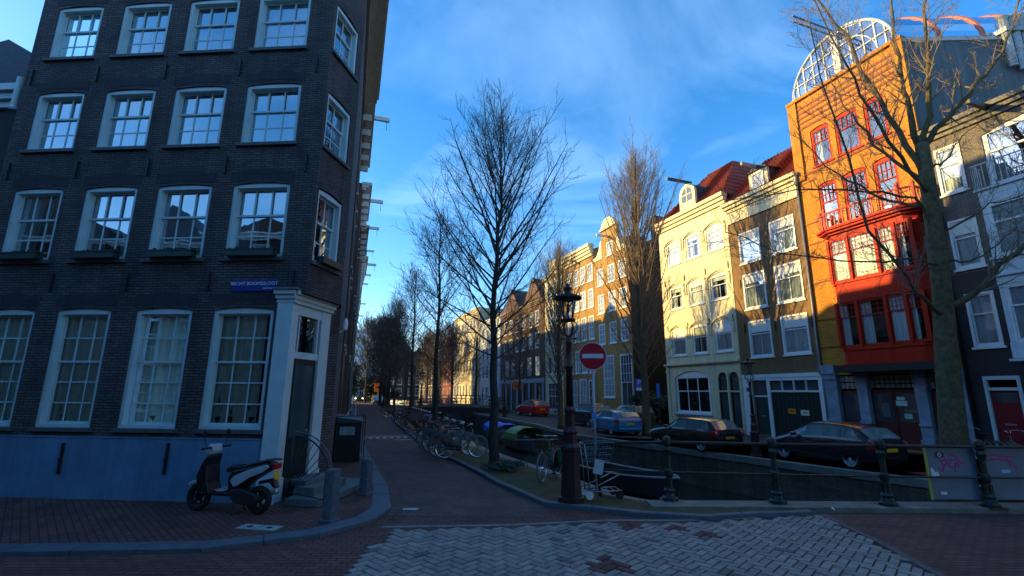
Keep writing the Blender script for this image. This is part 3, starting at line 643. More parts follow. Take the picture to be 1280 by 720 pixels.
def wallpt(y_along, out_, z=0):
    """point along the left street wall line"""
    b0 = A0+Vector((math.sin(R(10.7)), math.cos(R(10.7)), 0))*CW; d = Vector((math.sin(R(-18.4)), math.cos(R(-18.4)), 0)); n_ = Vector((d.y, -d.x, 0))
    return b0+d*y_along+n_*out_+Vector((0, 0, z))
o = thing('cellar_box', wallpt(4.3, 0), -18.4, 'black timber cellar stair box with white notice beside the corner house', 'cellar hatch')
g = MB(); g.box(0, 1.7, -.8, 0, .06, 1.2); g.build('box', M_black, o, bevel=.02)
g = MB(); g.prism([(-.86, 1.21), (0, 1.21), (0, 1.4), (-.86, 1.27)], 'x', -.05, 2.25); g.build('lid', mat('lid_lead', (.04, .05, .055), .6), o)
g = MB(); g.box(-.02, -.004, -.6, -.15, .85, 1.1); g.build('notice', mat('faded_notice', (.25, .33, .36), .6, var=.3), o)
g = MB()
for x, y in ((-.05, -.9), (-.05, -.05), (2.0, -.9)): g.tube([(x, y, .06), (x, y, 1.42)], .018, 6)
g.tube([(-.05, -.05, 1.42), (-.05, -.9, 1.42), (2.0, -.9, 1.42)], .014, 5); g.build('rail', M_iron, o)
# two concrete bollards
def bollard(loc, h, wd, label, z=.06):
    o = thing('bollard', (loc[0], loc[1], z), 20, label, 'bollard', 'stone bollards on the corner pavement')
    g = MB(); g.prism([(-wd/2, -wd/2), (wd/2, -wd/2), (wd/2, wd/2), (-wd/2, wd/2)], 'z', 0, h); g.build('shaft', mat('bollard_stone', (.085, .11, .13), .85, var=.35, vscale=9, bump=.6), o, bevel=.03)
    g = MB(); g.box(-wd/2-.03, wd/2+.03, -wd/2-.03, wd/2+.03, 0, .05); g.build('base', M_kerb, o, bevel=.01)
bollard((-3.02, 8.6), .84, .19, 'worn grey stone bollard on the kerb nearest the scooter')
bollard((-3.07, 10.75), .72, .2, 'grey stone bollard standing farther back beside the stone landing')

# ============================================================ houses along the left side of the canal street
pal = [((.10, .07, .06), (.08, .06, .05)), ((.16, .09, .06), (.12, .08, .055)), ((.06, .055, .055), (.05, .045, .045)), ((.28, .26, .22), (.25, .23, .2)), ((.13, .07, .05), (.10, .06, .05)), ((.07, .06, .06), (.05, .05, .05)), ((.2, .12, .08), (.16, .1, .07))]
s = 6.0
specs = [(6.0, 13.6, 'red brown brick house with white hoist beam next to the dark corner house', 'bell'), (5.5, 12.6, 'orange brown brick canal house with cornice, second beyond the corner house', 'corn'),
         (6.5, 12.2, 'black brick canal house with hoist beam, third beyond the corner house', 'neck'), (6.0, 12.0, 'pale plastered canal house midway down the left side', 'corn'),
         (7.0, 14.2, 'dark red brick house far down the left side', 'bell'), (8, 14.4, 'blackish brick house near the far trees on the left side', 'corn'), (9, 14.4, 'tan brick house two from the end of the left hand row', 'neck'), (9, 14.2, 'dull brick house added for its shadow next to last in the left hand row', 'corn'), (12, 14.0, 'broad brown building added for its shadow at the far end of the left hand row', 'corn')]  # far houses raised and last two added to shade the right bank
for i, (wd, h, lab, kind) in enumerate(specs):
    base = wallpt(s, .05+.05*(i % 2)+.28*min(i, 3)*.5); hd = -18.4
    o = thing('canal_house', base, hd, lab, 'house')
    c1, c2_ = pal[i % 7]; wm_ = brick('left_row_brick_%d' % i, c1, c2_, tuple(x*.6 for x in c1))
    mb = MB(); op = []; nc = 3
    for r_ in range(4):
        z0 = .9+r_*2.95
        if z0+2.0 > h-.6: continue
        for c in range(nc):
            xc = wd*(c+.5)/nc; op.append((xc-.52, z0, xc+.52, z0+1.9))
    wall_panel(mb, 0, wd, 0, h, op, room=0, depth=.1); shell(mb, wd, 8, h); mb.build('wall', [wm_, M_dark], o)
    for q in op: window(o, *q, bc=2, br=2, tc=2, y=.03, glass=G_far if i < 3 else G_dark, fw=.1, proud=.0)
    cornice(o, 0, wd, h-.35, h+.05, .45, M_white if i % 2 else mat('weathered_white', (.5, .5, .44)), brackets=5)
    g = MB()
    if kind == 'bell':
        g.prism([(wd/2-1.3, h), (wd/2+1.3, h), (wd/2+1.2, h+1.2), (wd/2+.7, h+2), (wd/2, h+2.5), (wd/2-.7, h+2), (wd/2-1.2, h+1.2)], 'y', .0, .3)
    elif kind == 'neck': g.prism([(wd/2-1, h), (wd/2+1, h), (wd/2+1, h+1.6), (wd/2, h+2.3), (wd/2-1, h+1.6)], 'y', 0, .3)
    if kind != 'corn': g.build('gable', wm_, o)
    g = MB(); g.prism([(.3, h+.06), (8, h+.06), (4.2, h+(2.6, 2.6, 2.6, 2.6, 2.6, 2.6, 2.6)[i % 7]+(3.6 if i == 0 else 0))], 'x', .1, wd-.1); g.build('roof', mat('slate', (.05, .05, .06)), o)  # first roof raised out of sight to shade the grey house
    hoist(o, wd/2, h+(.9 if kind != 'corn' else .1), 1.15)
    g = MB(); g.box(wd*.35, wd*.35+.9, -.04, .05, 0, 2.2); g.build('door', M_green, o)
    s += wd+.02
s_end = s
# blue-white lit house closing the left side
o = thing('pale_blue_house', (-36.4, 104, 0), 96, 'tall pale blue house at the far end of the street, left of the distant trees', 'house')
mb = MB(); op = [(.5+c*1.75, 1+r_*2.7, 1.6+c*1.75, 3+r_*2.7) for r_ in range(5) for c in range(3)]
wall_panel(mb, 0, 5.6, 0, 14.6, op, room=0); shell(mb, 5.6, 8, 14.6); mb.build('wall', [mat('pale_blue_stucco', (.42, .62, .78), .7), M_dark], o)
for q in op: window(o, *q, y=.05, glass=G_dark)
cornice(o, 0, 5.6, 14.6, 15.2, .3, mat('pale_blue_stucco', (.5, .7, .8)))
# ============================================================ RIGHT BANK HOUSES
PB = Vector((10.71, 33.22, 0)); RH = 159.5
RD = Vector((math.sin(R(RH)), math.cos(R(RH)), 0)); RO = Vector((math.sin(R(RH+90)), math.cos(R(RH+90)), 0))
def rp(s, out_=0, z=0): return PB+RD*s+RO*out_+Vector((0, 0, z))
def tiles(name='red_roof_tiles'):
    if name in MATS: return MATS[name]
    a = mat(name, (.30, .052, .02), .75, var=.35, vscale=5); t = a.node_tree; b = t.nodes['Principled BSDF']; n = t.nodes.new
    co = n('ShaderNodeTexCoord'); w1 = n('ShaderNodeTexWave'); w1.bands_direction = 'X'; w1.inputs['Scale'].default_value = 1.45
    w2 = n('ShaderNodeTexWave'); w2.bands_direction = 'Z'; w2.wave_profile = 'SAW'; w2.inputs['Scale'].default_value = 1.3
    t.links.new(co.outputs['Object'], w1.inputs[0]); t.links.new(co.outputs['Object'], w2.inputs[0])
    ad = n('ShaderNodeMath'); ad.operation = 'ADD'; t.links.new(w1.outputs['Fac'], ad.inputs[0]); t.links.new(w2.outputs['Fac'], ad.inputs[1])
    bp = n('ShaderNodeBump'); bp.inputs['Strength'].default_value = 1; bp.inputs['Distance'].default_value = .09
    t.links.new(ad.outputs[0], bp.inputs['Height']); t.links.new(bp.outputs[0], b.inputs['Normal']); return a
M_tile = tiles()
def tile_rolls(roof, xa, xb, y0, z0, ra, rb_, y1, z1):
    """pantile rolls on a (trapezoid) front slope, stepped at every course"""
    g = MB(); x = xa+.12; sl_ = math.hypot(y1-y0, z1-z0); nn = Vector((0, -(z1-z0), (y1-y0))).normalized()
    while x < xb-.05:
        t = 1.0
        if x < ra: t = (x-xa)/(ra-xa)
        if x > rb_: t = min(t, (xb-x)/(xb-rb_))
        L = sl_*t; k = 0
        while k*.32 < L-.05:
            a, b = k*.32/sl_, min((k+1)*.32, L)/sl_
            A = Vector((x, y0+(y1-y0)*a, z0+(z1-z0)*a))+nn*.045; B_ = Vector((x, y0+(y1-y0)*b, z0+(z1-z0)*b))+nn*.012
            g.tube([A, B_], [.062, .055], 5, cap=False); k += 1
        x += .235
    g.build('pantiles', M_tile, roof, smooth=True)
# ---------------- cream house with arched windows
W4 = 6.42
o = cream = thing('cream_house', rp(0), RH, 'cream plastered house with arched windows, arched dormer and red tiled roof, sunlit above', 'house')
wins = [(z0, z1, a, b) for z0, z1 in ((4.62, 6.42), (7.76, 9.3), (10.86, 12.45)) for a, b in ((.74, 2.07), (2.7, 4.02), (4.62, 6.0))]
ops = [(a, z0, b, z1+.12, .16) for z0, z1, a, b in wins]+[(.74, .85, 3.93, 3.6, .45), (4.6, .3, 5.36, 3.42, .38), (5.48, .3, 6.18, 3.42, .35)]
mb = MB(); wall_panel(mb, 0, W4, 0, 13.5, ops, depth=.14, room=.7); shell(mb, W4, 9, 13.5); mb.build('wall', [M_cream, M_dark], o)
for i, (z0, z1, a, b) in enumerate(wins):
    window(o, a, z0, b, z1, split=.6, bc=2, tc=1, fw=.09, y=.05, fm=M_white, glass=G_mid, cur='sides' if i % 2 else 'full', cm=M_clothw, arch=.12, blind=.35 if z0 < 5 else .2, sash=.05)
    h = MB(); n = 10; A, B = a-.16, b+.16
    arc = lambda r_: [(A-r_+(B-A+2*r_)*k/n, z1-.1+.32*(1-(2*k/n-1)**2)+r_) for k in range(n+1)]
    p, q = arc(0), arc(.11)
    for k in range(n): h.add([(x, y_, z) for y_ in (-.07, 0) for x, z in (p[k], p[k+1], q[k+1], q[k])], [(0, 1, 2, 3), (0, 1, 5, 4), (2, 3, 7, 6), (1, 2, 6, 5)])
    for x in (A-.11, B): h.box(x, x+.11, -.06, 0, z1-.75, z1-.1)
    h.build('hood_mould', M_cream, o)
for z in (6.9, 10.1, 13.0):
    for x in (.4, 2.4, 4.32, 6.2):
        if z < 13: anchor(o, x, z-.6, .42)
c_ = MB(); c_.box(-.06, W4+.06, -.1, 0, 3.92, 3.99); c_.box(-.08, W4+.08, -.19, .0, 3.99, 4.11); c_.build('string_course', M_cream, o)
cornice(o, -.08, W4+.04, 13.5, 14.2, .38, M_cream)
# ground floor: shop window and double arched door
window(o, .80, .95, 3.87, 3.28, split=.6, bc=3, br=1, tc=3, fw=.1, y=.06, fm=M_white, glass=G_clear, arch=.3, cur=None, bar=.07, sash=.06)
for a, b in ((4.6, 5.36), (5.48, 6.18)):
    window(o, a, .32, b, 3.2, split=.67, bc=1, tc=1, fw=.06, y=.06, fm=M_black, glass=G_dark, sill=False, arch=.22, name='glazed_door')
g = MB(); g.box(5.36, 5.48, -.06, -.001, .1, 3.5); g.box(4.5, 6.3, -.03, .02, 2.27, 2.36); g.box(.0, .25, -.06, -.001, 0, 3.9); g.box(6.25, W4, -.06, -.001, 0, 3.9); g.box(-.03, .28, -.09, -.061, 3.5, 3.7); g.box(6.22, W4+.02, -.09, -.061, 3.5, 3.7)
split_loose(g.build('pilaster', M_cream, o), 'pilaster')
g = MB(); g.box(4.5, 6.3, -.4, -.002, 0, .28); g.box(.7, 4.0, -.12, -.003, .75, .86); g.build('stone_step', M_sill, o)
# roof with hips and dormer
g = MB(); E_, Y0, Y1, rz, hy = 14.15, -.2, 9, 17.9, 3.0
g.add([(-.1, Y0, E_), (W4+.05, Y0, E_), (W4+.05, Y1, E_), (-.1, Y1, E_), (2.1, 3.2, rz), (4.4, 3.2, rz), (4.4, 7, rz), (2.1, 7, rz)], [(0, 1, 5, 4), (1, 2, 6, 5), (2, 3, 7, 6), (3, 0, 4, 7), (4, 5, 6, 7)])
rt_ = g.build('roof', M_tile, o)
tile_rolls(rt_, -.1, W4+.05, Y0, E_, 2.1, 4.4, 3.2, rz)
dm = MB(); n = 10; pr = [(2.5, 14.22), (2.5, 15.35)]+[(3.25-.75*math.cos(math.pi*k/n), 15.35+.75*math.sin(math.pi*k/n)) for k in range(1, n)]+[(4.0, 15.35), (4.0, 14.22)]
dm.prism(pr, 'y', -.06, .12); dmo = dm.build('dormer', M_cream, o)
dk = MB(); dk.prism([(x*.985+.04, z-.03) for x, z in pr], 'y', .125, 2.6); dk.build('cheeks', mat('dark_lead', (.035, .035, .04), .7), dmo)
gl = MB(); pr2 = [(2.75, 14.85), (2.75, 15.35)]+[(3.25-.5*math.cos(math.pi*k/n), 15.35+.5*math.sin(math.pi*k/n)) for k in range(1, n)]+[(3.75, 15.35), (3.75, 14.85)]
gl.add([(x, -.07, z) for x, z in pr2], [tuple(range(len(pr2)))]); gl.build('pane', opaque_glass('dormer_glass', (.12, .14, .15)), dmo)
gb = MB(); gb.box(3.22, 3.28, -.085, -.071, 14.85, 15.84); gb.box(2.76, 3.74, -.084, -.07, 15.3, 15.36); gb.build('glazing_bars', M_cream, dmo)
hoist(o, 3.25, 16.15, 1.6, M_black, hook=False)
# ---------------- brown house with garage
W3 = 4.75
o = thing('brown_house', rp(W4+.05), RH, 'narrow brown plastered house with white cornice, red roof and dark green garage doors', 'house')
X = lambda v: v-W4-.05
wins = [(4.13, 6.12, 7.24, 8.7), (4.13, 6.12, 9.32, 10.83), (6.8, 8.8, 7.16, 8.66), (6.8, 8.8, 9.28, 10.83), (9.45, 11.26, 7.15, 8.6), (9.45, 11.28, 9.26, 10.75)]
ops = [(X(a), z0, X(b), z1) for z0, z1, a, b in wins]+[(X(7.2), .1, X(8.08), 2.92), (X(8.24), .05, X(11.0), 2.9)]
M_brown = mat('brown_plaster', (.205, .115, .042), .8, var=.18, vscale=1.2, bump=.2, streak=.25)
mb = MB(); wall_panel(mb, 0, W3, 0, 12.2, ops, depth=.14); shell(mb, W3, 9, 12.2); mb.build('wall', [M_brown, M_dark], o)
for i, (z0, z1, a, b) in enumerate(wins):
    window(o, X(a), z0, X(b), z1, split=.64, bc=2, fw=.09, y=.0, proud=.04, glass=G_mid if i < 2 else G_sky, cur='full', cm=M_clothw, blind=.3 if i < 2 else .25, sash=.05)
for x, z in ((7.0, 6.4), (9.0, 6.3), (11.05, 6.3), (7.0, 9.0)): anchor(o, X(x)-.02, z-.9, .5)
g = MB(); g.box(0, W3, -.05, -.002, 12.1, 12.9); g.box(0, W3, -.08, -.051, 12.05, 12.12); g.build('frieze', M_cream, o)
cornice(o, -.02, W3+.05, 12.75, 13.3, .4, M_cream)
g = MB(); g.box(-.0, W3, -.08, -.003, 3.02, 3.2); g.box(0, .16, -.06, -.003, 0, 3.02); g.box(X(8.06), X(8.26), -.06, -.003, 0, 3.02); g.box(X(10.98), X(11.2), -.06, -.003, 0, 3.02); g.box(.161, X(8.059), -.05, -.003, 2.9, 3.02)
g.box(X(8.26), X(10.98), -.05, -.003, 2.86, 3.02); g.box(X(8.26), X(10.98), -.03, .1, 2.28, 2.37); g.box(.16, .62, -.055, -.003, 0, 2.9)
for k in range(1, 4): x = X(8.26)+(2.72)*k/4; g.box(x-.025, x+.025, -.02, .08, 2.37, 2.86)
g.box(X(7.2), X(8.06), .0, .1, 2.02, 2.1); g.build('shopfront_frame', M_white, o)
g = MB(); g.quad((X(8.24), .07, 2.3), (X(11), .07, 2.3), (X(11), .07, 2.9), (X(8.24), .07, 2.9)); g.quad((X(7.2), .07, 2.05), (X(8.08), .07, 2.05), (X(8.08), .07, 2.9), (X(7.2), .07, 2.9)); g.build('transom_glass', G_dark, o)
gd = MB(); gd.box(X(8.25), X(10.99), .05, .1, .05, 2.28)
for k in range(1, 12): x = X(8.25)+2.74*k/12; gd.box(x-.008, x+.008, .035, .05, .06, 2.27)
gdo = gd.build('garage_door', mat('garage_green', (.012, .03, .026), .4, var=.2), o)
text_sign = lambda x, z, c, s, wd, nm: (MB().box(x-wd/2, x+wd/2, .018, .03, z-.13, z+.13).build('notice', mat(nm, c, .5, var=0), gdo), text_obj('lettering', s, .13, M_black, gdo, Matrix.Translation((x, .016, z)) @ WALLTXT))
text_sign(X(9.35), 1.35, (.75, .25, .01), 'NIET', .42, 'orange_notice'); text_sign(X(10.05), 1.3, (.75, .72, .5), 'VRIJ', .44, 'pale_notice')
g = MB(); g.box(X(7.2), X(8.07), .05, .1, .1, 2.03); g.box(X(7.3), X(7.97), .035, .05, .3, 1.0); g.box(X(7.3), X(7.97), .035, .05, 1.1, 1.9); d_ = g.build('door', M_green, o)
g = MB(); g.box(X(7.5), X(7.75), .02, .035, 1.03, 1.07); g.build('letter_slot', M_metal, d_)
g = MB(); g.box(.25, .42, -.062, -.056, 2.3, 2.52); g.build('house_plaque', mat('red_plaque', (.4, .02, .05), .5), o)
g = MB(); g.tube([(W3+.02, -.12, 12.6), (W3+.02, -.12, 3.5), (W3-.08, -.13, 3.2), (W3+.08, -.13, 3.0), (W3+.08, -.13, .1)], .055, 8); g.lathe([(.05, 12.55), (.14, 12.85), (.14, 12.95)], 8, (W3+.02, -.14, 0)); g.build('downpipe', mat('zinc_pipe', (.22, .24, .26), .45, metal=.4, var=.2), o, smooth=True)
g = MB(); g.add([(0, -.25, 13.31), (W3, -.25, 13.31), (W3, 3.6, 16.9), (0, 3.6, 16.9), (0, 9, 13.3), (W3, 9, 13.3), (0, -.1, 13.28), (W3, -.1, 13.28)], [(0, 1, 2, 3), (3, 2, 5, 4), (0, 3, 4), (1, 5, 2)]); rt_ = g.build('roof', M_tile, o)
tile_rolls(rt_, 0, W3, -.25, 13.31, 0, W3, 3.6, 16.9)
dm = MB(); dm.box(1.85, 3.1, -.05, .1, 13.32, 14.5); dmo = dm.build('dormer', M_cream, o)
g = MB(); g.prism([(1.75, 14.5), (3.2, 14.5), (2.5, 14.85)], 'y', -.15, 1.6); g.box(1.9, 3.05, .1, 1.4, 13.4, 14.5); g.build('dormer_roof', mat('dark_lead', (.04, .04, .045)), dmo)
window(dmo, 2.08, 13.5, 2.88, 14.4, split=.999, bc=2, y=-.12, sill=False, glass=G_mid, fw=.06); hoist(o, 2.48, 14.62, 1.2, mat('grey_beam', (.3, .3, .3)), False)
# ---------------- orange building with red bay
W2 = 5.42; X0 = 11.27; X = lambda v: v-X0
o = orange = thing('orange_house', rp(X0), RH, 'tall orange brick building with red two storey bay window, balcony and glass barrel roof', 'building')
M_or = brick('orange_brick', (.56, .245, .016), (.44, .18, .013), (.26, .10, .02), bw=.22, bh=.065, ms=.010, stain=.22, bump=.6)
M_red = mat('red_paint', (.46, .022, .006), .55, var=.14, vscale=3, spec=.15, streak=.25)
M_orband = mat('red_brown_band', (.24, .04, .012), .7)
wins = [(13.2, 15.1, 12.2, 13.15), (13.2, 15.15, 13.42, 14.5), (13.2, 15.1, 14.78, 15.65), (9.55, 12.15, 12.22, 13.12), (9.55, 12.15, 13.4, 14.5), (9.55, 12.15, 14.78, 15.7)]
ops = [(X(a), z0, X(b), z1+.1, .1) for z0, z1, a, b in wins]
pill = [(11.36, 11.9), (12.81, 13.2), (15.03, 15.4), (16.2, 16.66)]
ops += [(X(11.9), .05, X(12.81), 3.05), (X(13.2), .05, X(15.03), 3.05), (X(15.4), .05, X(16.2), 3.05), (X(13.0), 4.3, X(16.2), 8.9)]
mb = MB(); wall_panel(mb, 0, W2, 0, 17.0, ops, depth=.2, room=.7); mb.build('wall', [M_or, M_dark], o)
mb = MB(); mb.quad((0, 0, 0), (0, 14, 0), (0, 14, 17), (0, 0, 17)); mb.quad((0, 14, 0), (W2, 14, 0), (W2, 14, 17), (0, 14, 17)); mb.build('party_wall', M_orband, o)
def skew(g):      # the building runs back at a slant to its front
    g.v = [(x+.42*max(0, y), y, z) for x, y, z in g.v]; return g
mb = MB(); mb.box(W2-.15, W2, .03, 14, 12.8, 16.9); skew(mb); mb.box(W2-.15, W2, .03, 14, 0, 12.79); mb.build('side_wall', mat('grey_render', (.10, .135, .16), .85, var=.2, vscale=.6, streak=.3), o)
for i, (z0, z1, a, b) in enumerate(wins):
    window(o, X(a), z0, X(b), z1, split=.64 if i < 3 else .66, bc=1 if i != 4 else 2, tc=4, tr=2, fw=.085, y=.04, fm=M_red, glass=G_mid, cur=None if i % 3 else 'left', cm=M_clothw, arch=.1, sash=.05, sill=i < 3, sm=M_red, name='window')
g = MB()
for z in (12.95, 15.45, 15.75, 16.02, 16.29, 16.56): g.box(.43 if z > 15 else -.02, W2-.41 if z > 15 else W2+.01, -.035, -.002, z, z+.10)
for z in (9.35, 10.4, 12.55): g.box(-.02, X(12.2), -.03, -.002, z, z+.06); g.box(X(15.75), W2, -.03, -.002, z, z+.06)
for z in (4.3, 5.6, 7.4, 8.6): g.box(-.01, X(12.73), -.03, -.002, z, z+.06)
split_loose(g.build('brick_band', M_orband, o), 'brick_band')
g = MB(); g.box(-.06, .42, -.1, -.003, 12.75, 17.05); g.box(W2-.4, W2+.03, -.1, -.003, 12.7, 17.05); g.box(-.08, W2+.05, -.14, .3, 17.051, 17.2); g.build('corner_piers', M_or, o)
for x0_ in (-.03, W2-.02): pass
# bay window
bay = MB(); bx0, bx1, BY = X(12.76), X(16.42), -.9
def bay_part(mb, z0, z1, g_=0): mb.prism([(bx0-g_, 0), (bx0-g_+.0, BY+.35-g_), (bx0+.35, BY-g_), (bx1-.35, BY-g_), (bx1+g_, BY+.35-g_), (bx1+g_, 0)], 'z', z0, z1)
bay_part(bay, 3.42, 4.15)
for z in (3.42, 4.02): bay_part(bay, z+.001, z+.07, .05)
bayo = bay.build('bay_window', M_red, o)
for z0, z1, zz in ((6.12, 7.02, (6.1, 6.95)), (9.0, 9.22, ())):
    bp_ = MB(); bay_part(bp_, z0, z1)
    for z in zz: bay_part(bp_, z+.001, z+.07, .05)
    bp_.build('bay_panel', M_red, bayo)
g = MB(); bay_part(g, 9.22, 9.32, .12); bay_part(g, 9.32, 9.42, .25); bay_part(g, 9.42, 9.5, .32); g.build('balcony_floor', M_red, bayo)
def bay_light(p0, p1, z0, z1):
    """one glazed light of the bay between two plan points"""
    d = Vector((p1[0]-p0[0], p1[1]-p0[1], 0)); L = d.length
    wn = window(o, 0, z0, L, z1, split=.68, bc=1, tc=4, tr=3, fw=.075, bar=.018, y=0, fm=M_red, glass=G_clear, cur='full' if _rc.random() < .6 else 'left', cm=M_clothw, sill=False, sash=.04, name='window')
    wn.matrix_local = Matrix.Translation((p0[0], p0[1], 0)) @ Matrix.Rotation(math.atan2(d.y, d.x), 4, 'Z')
for z0, z1 in ((4.15, 6.12), (7.02, 9.0)):
    fx = [bx0+.35, X(13.95), X(15.0), bx1-.55, bx1-.35]
    xs_ = [bx0+.35, X(13.86), X(15.0), bx1-.88, bx1-.35] if False else [bx0+.2, X(13.8), X(14.95), X(15.68), bx1-.15]
    for k in range(4):
        bay_light((xs_[k], BY+.0), (xs_[k+1], BY+.0), z0, z1)
    bay_light((bx0, 0), (bx0, BY+.35), z0, z1); bay_light((bx1, BY+.35), (bx1, 0), z0, z1)
pm = MB()
for x in (xs_[0]-.03, xs_[1], xs_[2], xs_[3], xs_[4]+.03):
    pm.box(x-.06, x+.06, BY-.05, BY-.002, 4.15, 6.1); pm.box(x-.06, x+.06, BY-.05, BY-.002, 7.02, 9.0)
for x in (bx0, bx1-.14): pm.box(x, x+.14, BY+.2, BY+.34, 4.15, 6.1); pm.box(x, x+.14, BY+.2, BY+.34, 7.02, 9.0)
split_loose(pm.build('post', M_red, bayo), 'post')
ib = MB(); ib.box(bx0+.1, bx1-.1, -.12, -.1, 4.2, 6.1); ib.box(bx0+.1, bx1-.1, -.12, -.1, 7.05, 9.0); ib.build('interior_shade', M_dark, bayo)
bl = MB(); nb_ = 22
pth = [(bx0-.1, 0), (bx0-.1, BY+.15), (bx0+.3, BY-.15), (bx1-.3, BY-.15), (bx1+.1, BY+.15), (bx1+.1, 0)]
for i in range(5):
    a, b = Vector((*pth[i], 0)), Vector((*pth[i+1], 0)); n = max(2, int((b-a).length/.17))
    bl.tube([a+Vector((0, 0, 10.25)), b+Vector((0, 0, 10.25))], .05, 6); bl.tube([a+Vector((0, 0, 9.56)), b+Vector((0, 0, 9.56))], .04, 6)
    for k in range(n): c = a+(b-a)*((k+.5)/n); bl.lathe([(.025, 9.58), (.045, 9.75), (.022, 9.95), (.035, 10.2)], 6, (c.x, c.y, 0))
    bl.lathe([(.07, 9.5), (.07, 10.35), (.09, 10.36), (.05, 10.5), (0, 10.52)], 8, (a.x, a.y, 0))
bl.build('balustrade', mat('pale_red_paint', (.55, .10, .05), .5), bayo)
# ground floor
g = MB(); g.box(X(12.5), X(16.5), -1.0, -.003, 3.12, 3.415); g.build('canopy', M_black, o)
g = MB()
for a, b in pill: g.box(X(a)-.015, X(b)+.015, -.14, -.003, 0, 3.1); g.box(X(a)-.012, X(b)+.012, -.002, .21, 0, 3.06); g.box(X(a)-.05, X(b)+.05, -.2, -.141, 0, .5); g.box(X(a)-.04, X(b)+.04, -.19, -.003 if a > 1e3 else -.1405, 1.0, 1.1); g.box(X(a)-.05, X(b)+.05, -.2, -.141, 2.85, 3.1)
g.box(X(11.3), X(11.95), -.25, -.003, 3.1, 3.5); split_loose(g.build('stone_pillar', mat('grey_stone_pillar', (.22, .27, .33), .75, var=.3, vscale=3, bump=.3), o), 'stone_pillar')
M_dred = mat('dark_red_door_paint', (.10, .018, .014), .45, var=.2)
def panel_door(x0, x1, z0, z1, n=2, nm='door', glassy=True, m_=None):
    g = MB(); g.box(x0, x1, .1, .16, z0, z1); w_ = (x1-x0)/n
    for k in range(n):
        a = x0+k*w_; g.box(a+.06, a+w_-.06, .075, .1, z0+.15, z0+.85); g.box(a+w_-.015, a+w_+.001, .07, .1, z0, z1)
        if not glassy: g.box(a+.06, a+w_-.06, .075, .1, z0+1.0, z1-.15)
    dd = g.build(nm, m_ or M_dred, o)
    if glassy:
        g = MB()
        for k in range(n): a = x0+k*w_; g.box(a+.09, a+w_-.09, .085, .099, z0+1.05, z1-.15)
        g.build('pane', G_dark, dd)
    return dd
panel_door(X(11.9), X(12.81), .05, 2.35, 1); d_ = panel_door(X(13.2), X(15.03), .05, 2.4, 2); panel_door(X(15.4), X(16.2), .05, 2.35, 1, glassy=False)
g = MB()
for x, w_, n, zb, zt, r_ in ((X(13.24), 1.75, 9, 2.45, 3.0, 3), (X(11.94), .83, 4, 2.42, 3.0, 2), (X(15.44), .72, 4, 2.42, 3.0, 2)):
    for k in range(n):
        for j in range(r_):
            g.box(x+w_*k/n+.02, x+w_*(k+1)/n-.02, .09, .12, zb+(zt-zb)*j/r_+.02, zb+(zt-zb)*(j+1)/r_-.02)
g.build('tile_glass', mat('amber_tile_glass', (.34, .31, .22), .2, var=.5, vscale=8), o)
for a, z, w_, h_, c in ((14.15, 1.75, .42, .2, (.5, .6, .55)), (14.2, 1.98, .3, .12, (.55, .62, .55)), (14.4, 1.25, .28, .2, (.3, .5, .42)), (13.6, 1.3, .3, .55, (.10, .11, .1))):
    g = MB(); g.box(X(a), X(a)+w_, .06, .068, z, z+h_); g.build('paper_notice', mat('paper_%d' % int(z*100), c, .7), d_)
for z in (1.55, 1.9):
    g = MB(); g.box(X(15.75), X(15.98), .06, .07, z, z+.3); g.build('blue_notice', mat('pale_blue_notice', (.3, .5, .8), .5), o)
# glass barrel roof
M_steel = mat('white_steel', (.42, .48, .52), .4); gx0, gx1 = .25, W2-.25; cx, rx, rz_ = (gx0+gx1)/2, (gx1-gx0)/2, 2.35
arcp = lambda q, k=1.0: (cx-rx*k*math.cos(q), 17.2+rz_*k*math.sin(q))
g = MB(); nseg = 24
for yy in (0.1,):
    g.tube([(arcp(math.pi*k/nseg)[0], yy, arcp(math.pi*k/nseg)[1]) for k in range(nseg+1)], .07, 8); g.tube([(arcp(math.pi*k/nseg, .72)[0], yy, arcp(math.pi*k/nseg, .72)[1]) for k in range(nseg+1)], .03, 6)
    for k in range(1, 12):
        q = math.pi*k/12; x, z = arcp(q); g.box(x-.028, x+.028, yy-.03, yy+.03, 17.2, z-.03)
    for z in (17.9, 18.6): 
        h_ = math.sqrt(max(0, 1-((z-17.2)/rz_)**2))*rx; g.box(cx-h_, cx+h_, yy-.03, yy+.03, z, z+.05)
g.box(cx-.16, cx+.16, .0, .25, 17.2, 19.4)
g.build('arched_window_frame', M_steel, o, smooth=False)
g = MB(); g.add([(arcp(math.pi*k/nseg)[0], .12, arcp(math.pi*k/nseg)[1]) for k in range(nseg+1)], [tuple(range(nseg+1))]); g.build('arched_glass', glassm('front_arch_glass', .3, (.75, .82, .85)), o)
rb = MB()
for k in range(1, 9):
    yy = .1+k*1.7; rb.tube([(arcp(math.pi*j/16)[0], yy, arcp(math.pi*j/16)[1]) for j in range(17)], .07, 6)
skew(rb).build('roof_ribs', mat('rib_red', (.36, .12, .09), .6), o)
gg = MB()
for k in range(16):
    a, b = arcp(math.pi*k/16, .985), arcp(math.pi*(k+1)/16, .985); gg.quad((a[0], .12, a[1]), (b[0], .12, b[1]), (b[0], 14, b[1]), (a[0], 14, a[1]))
skew(gg).build('barrel_glass', glassm('barrel_glass', .35, (.6, .7, .75), .05), o)
pu = MB(); pu.box(W2-.4, W2+.05, 0, 14, 16.9, 17.05); pu.tube([(cx, .1, 17.2+rz_), (cx, 14, 17.2+rz_)], .06, 6); pu.tube([(W2-.3, .1, 17.3), (W2-.3, 14, 17.3)], .06, 6); skew(pu).build('roof_purlin', mat('grey_steel', (.4, .44, .46), .5), o)
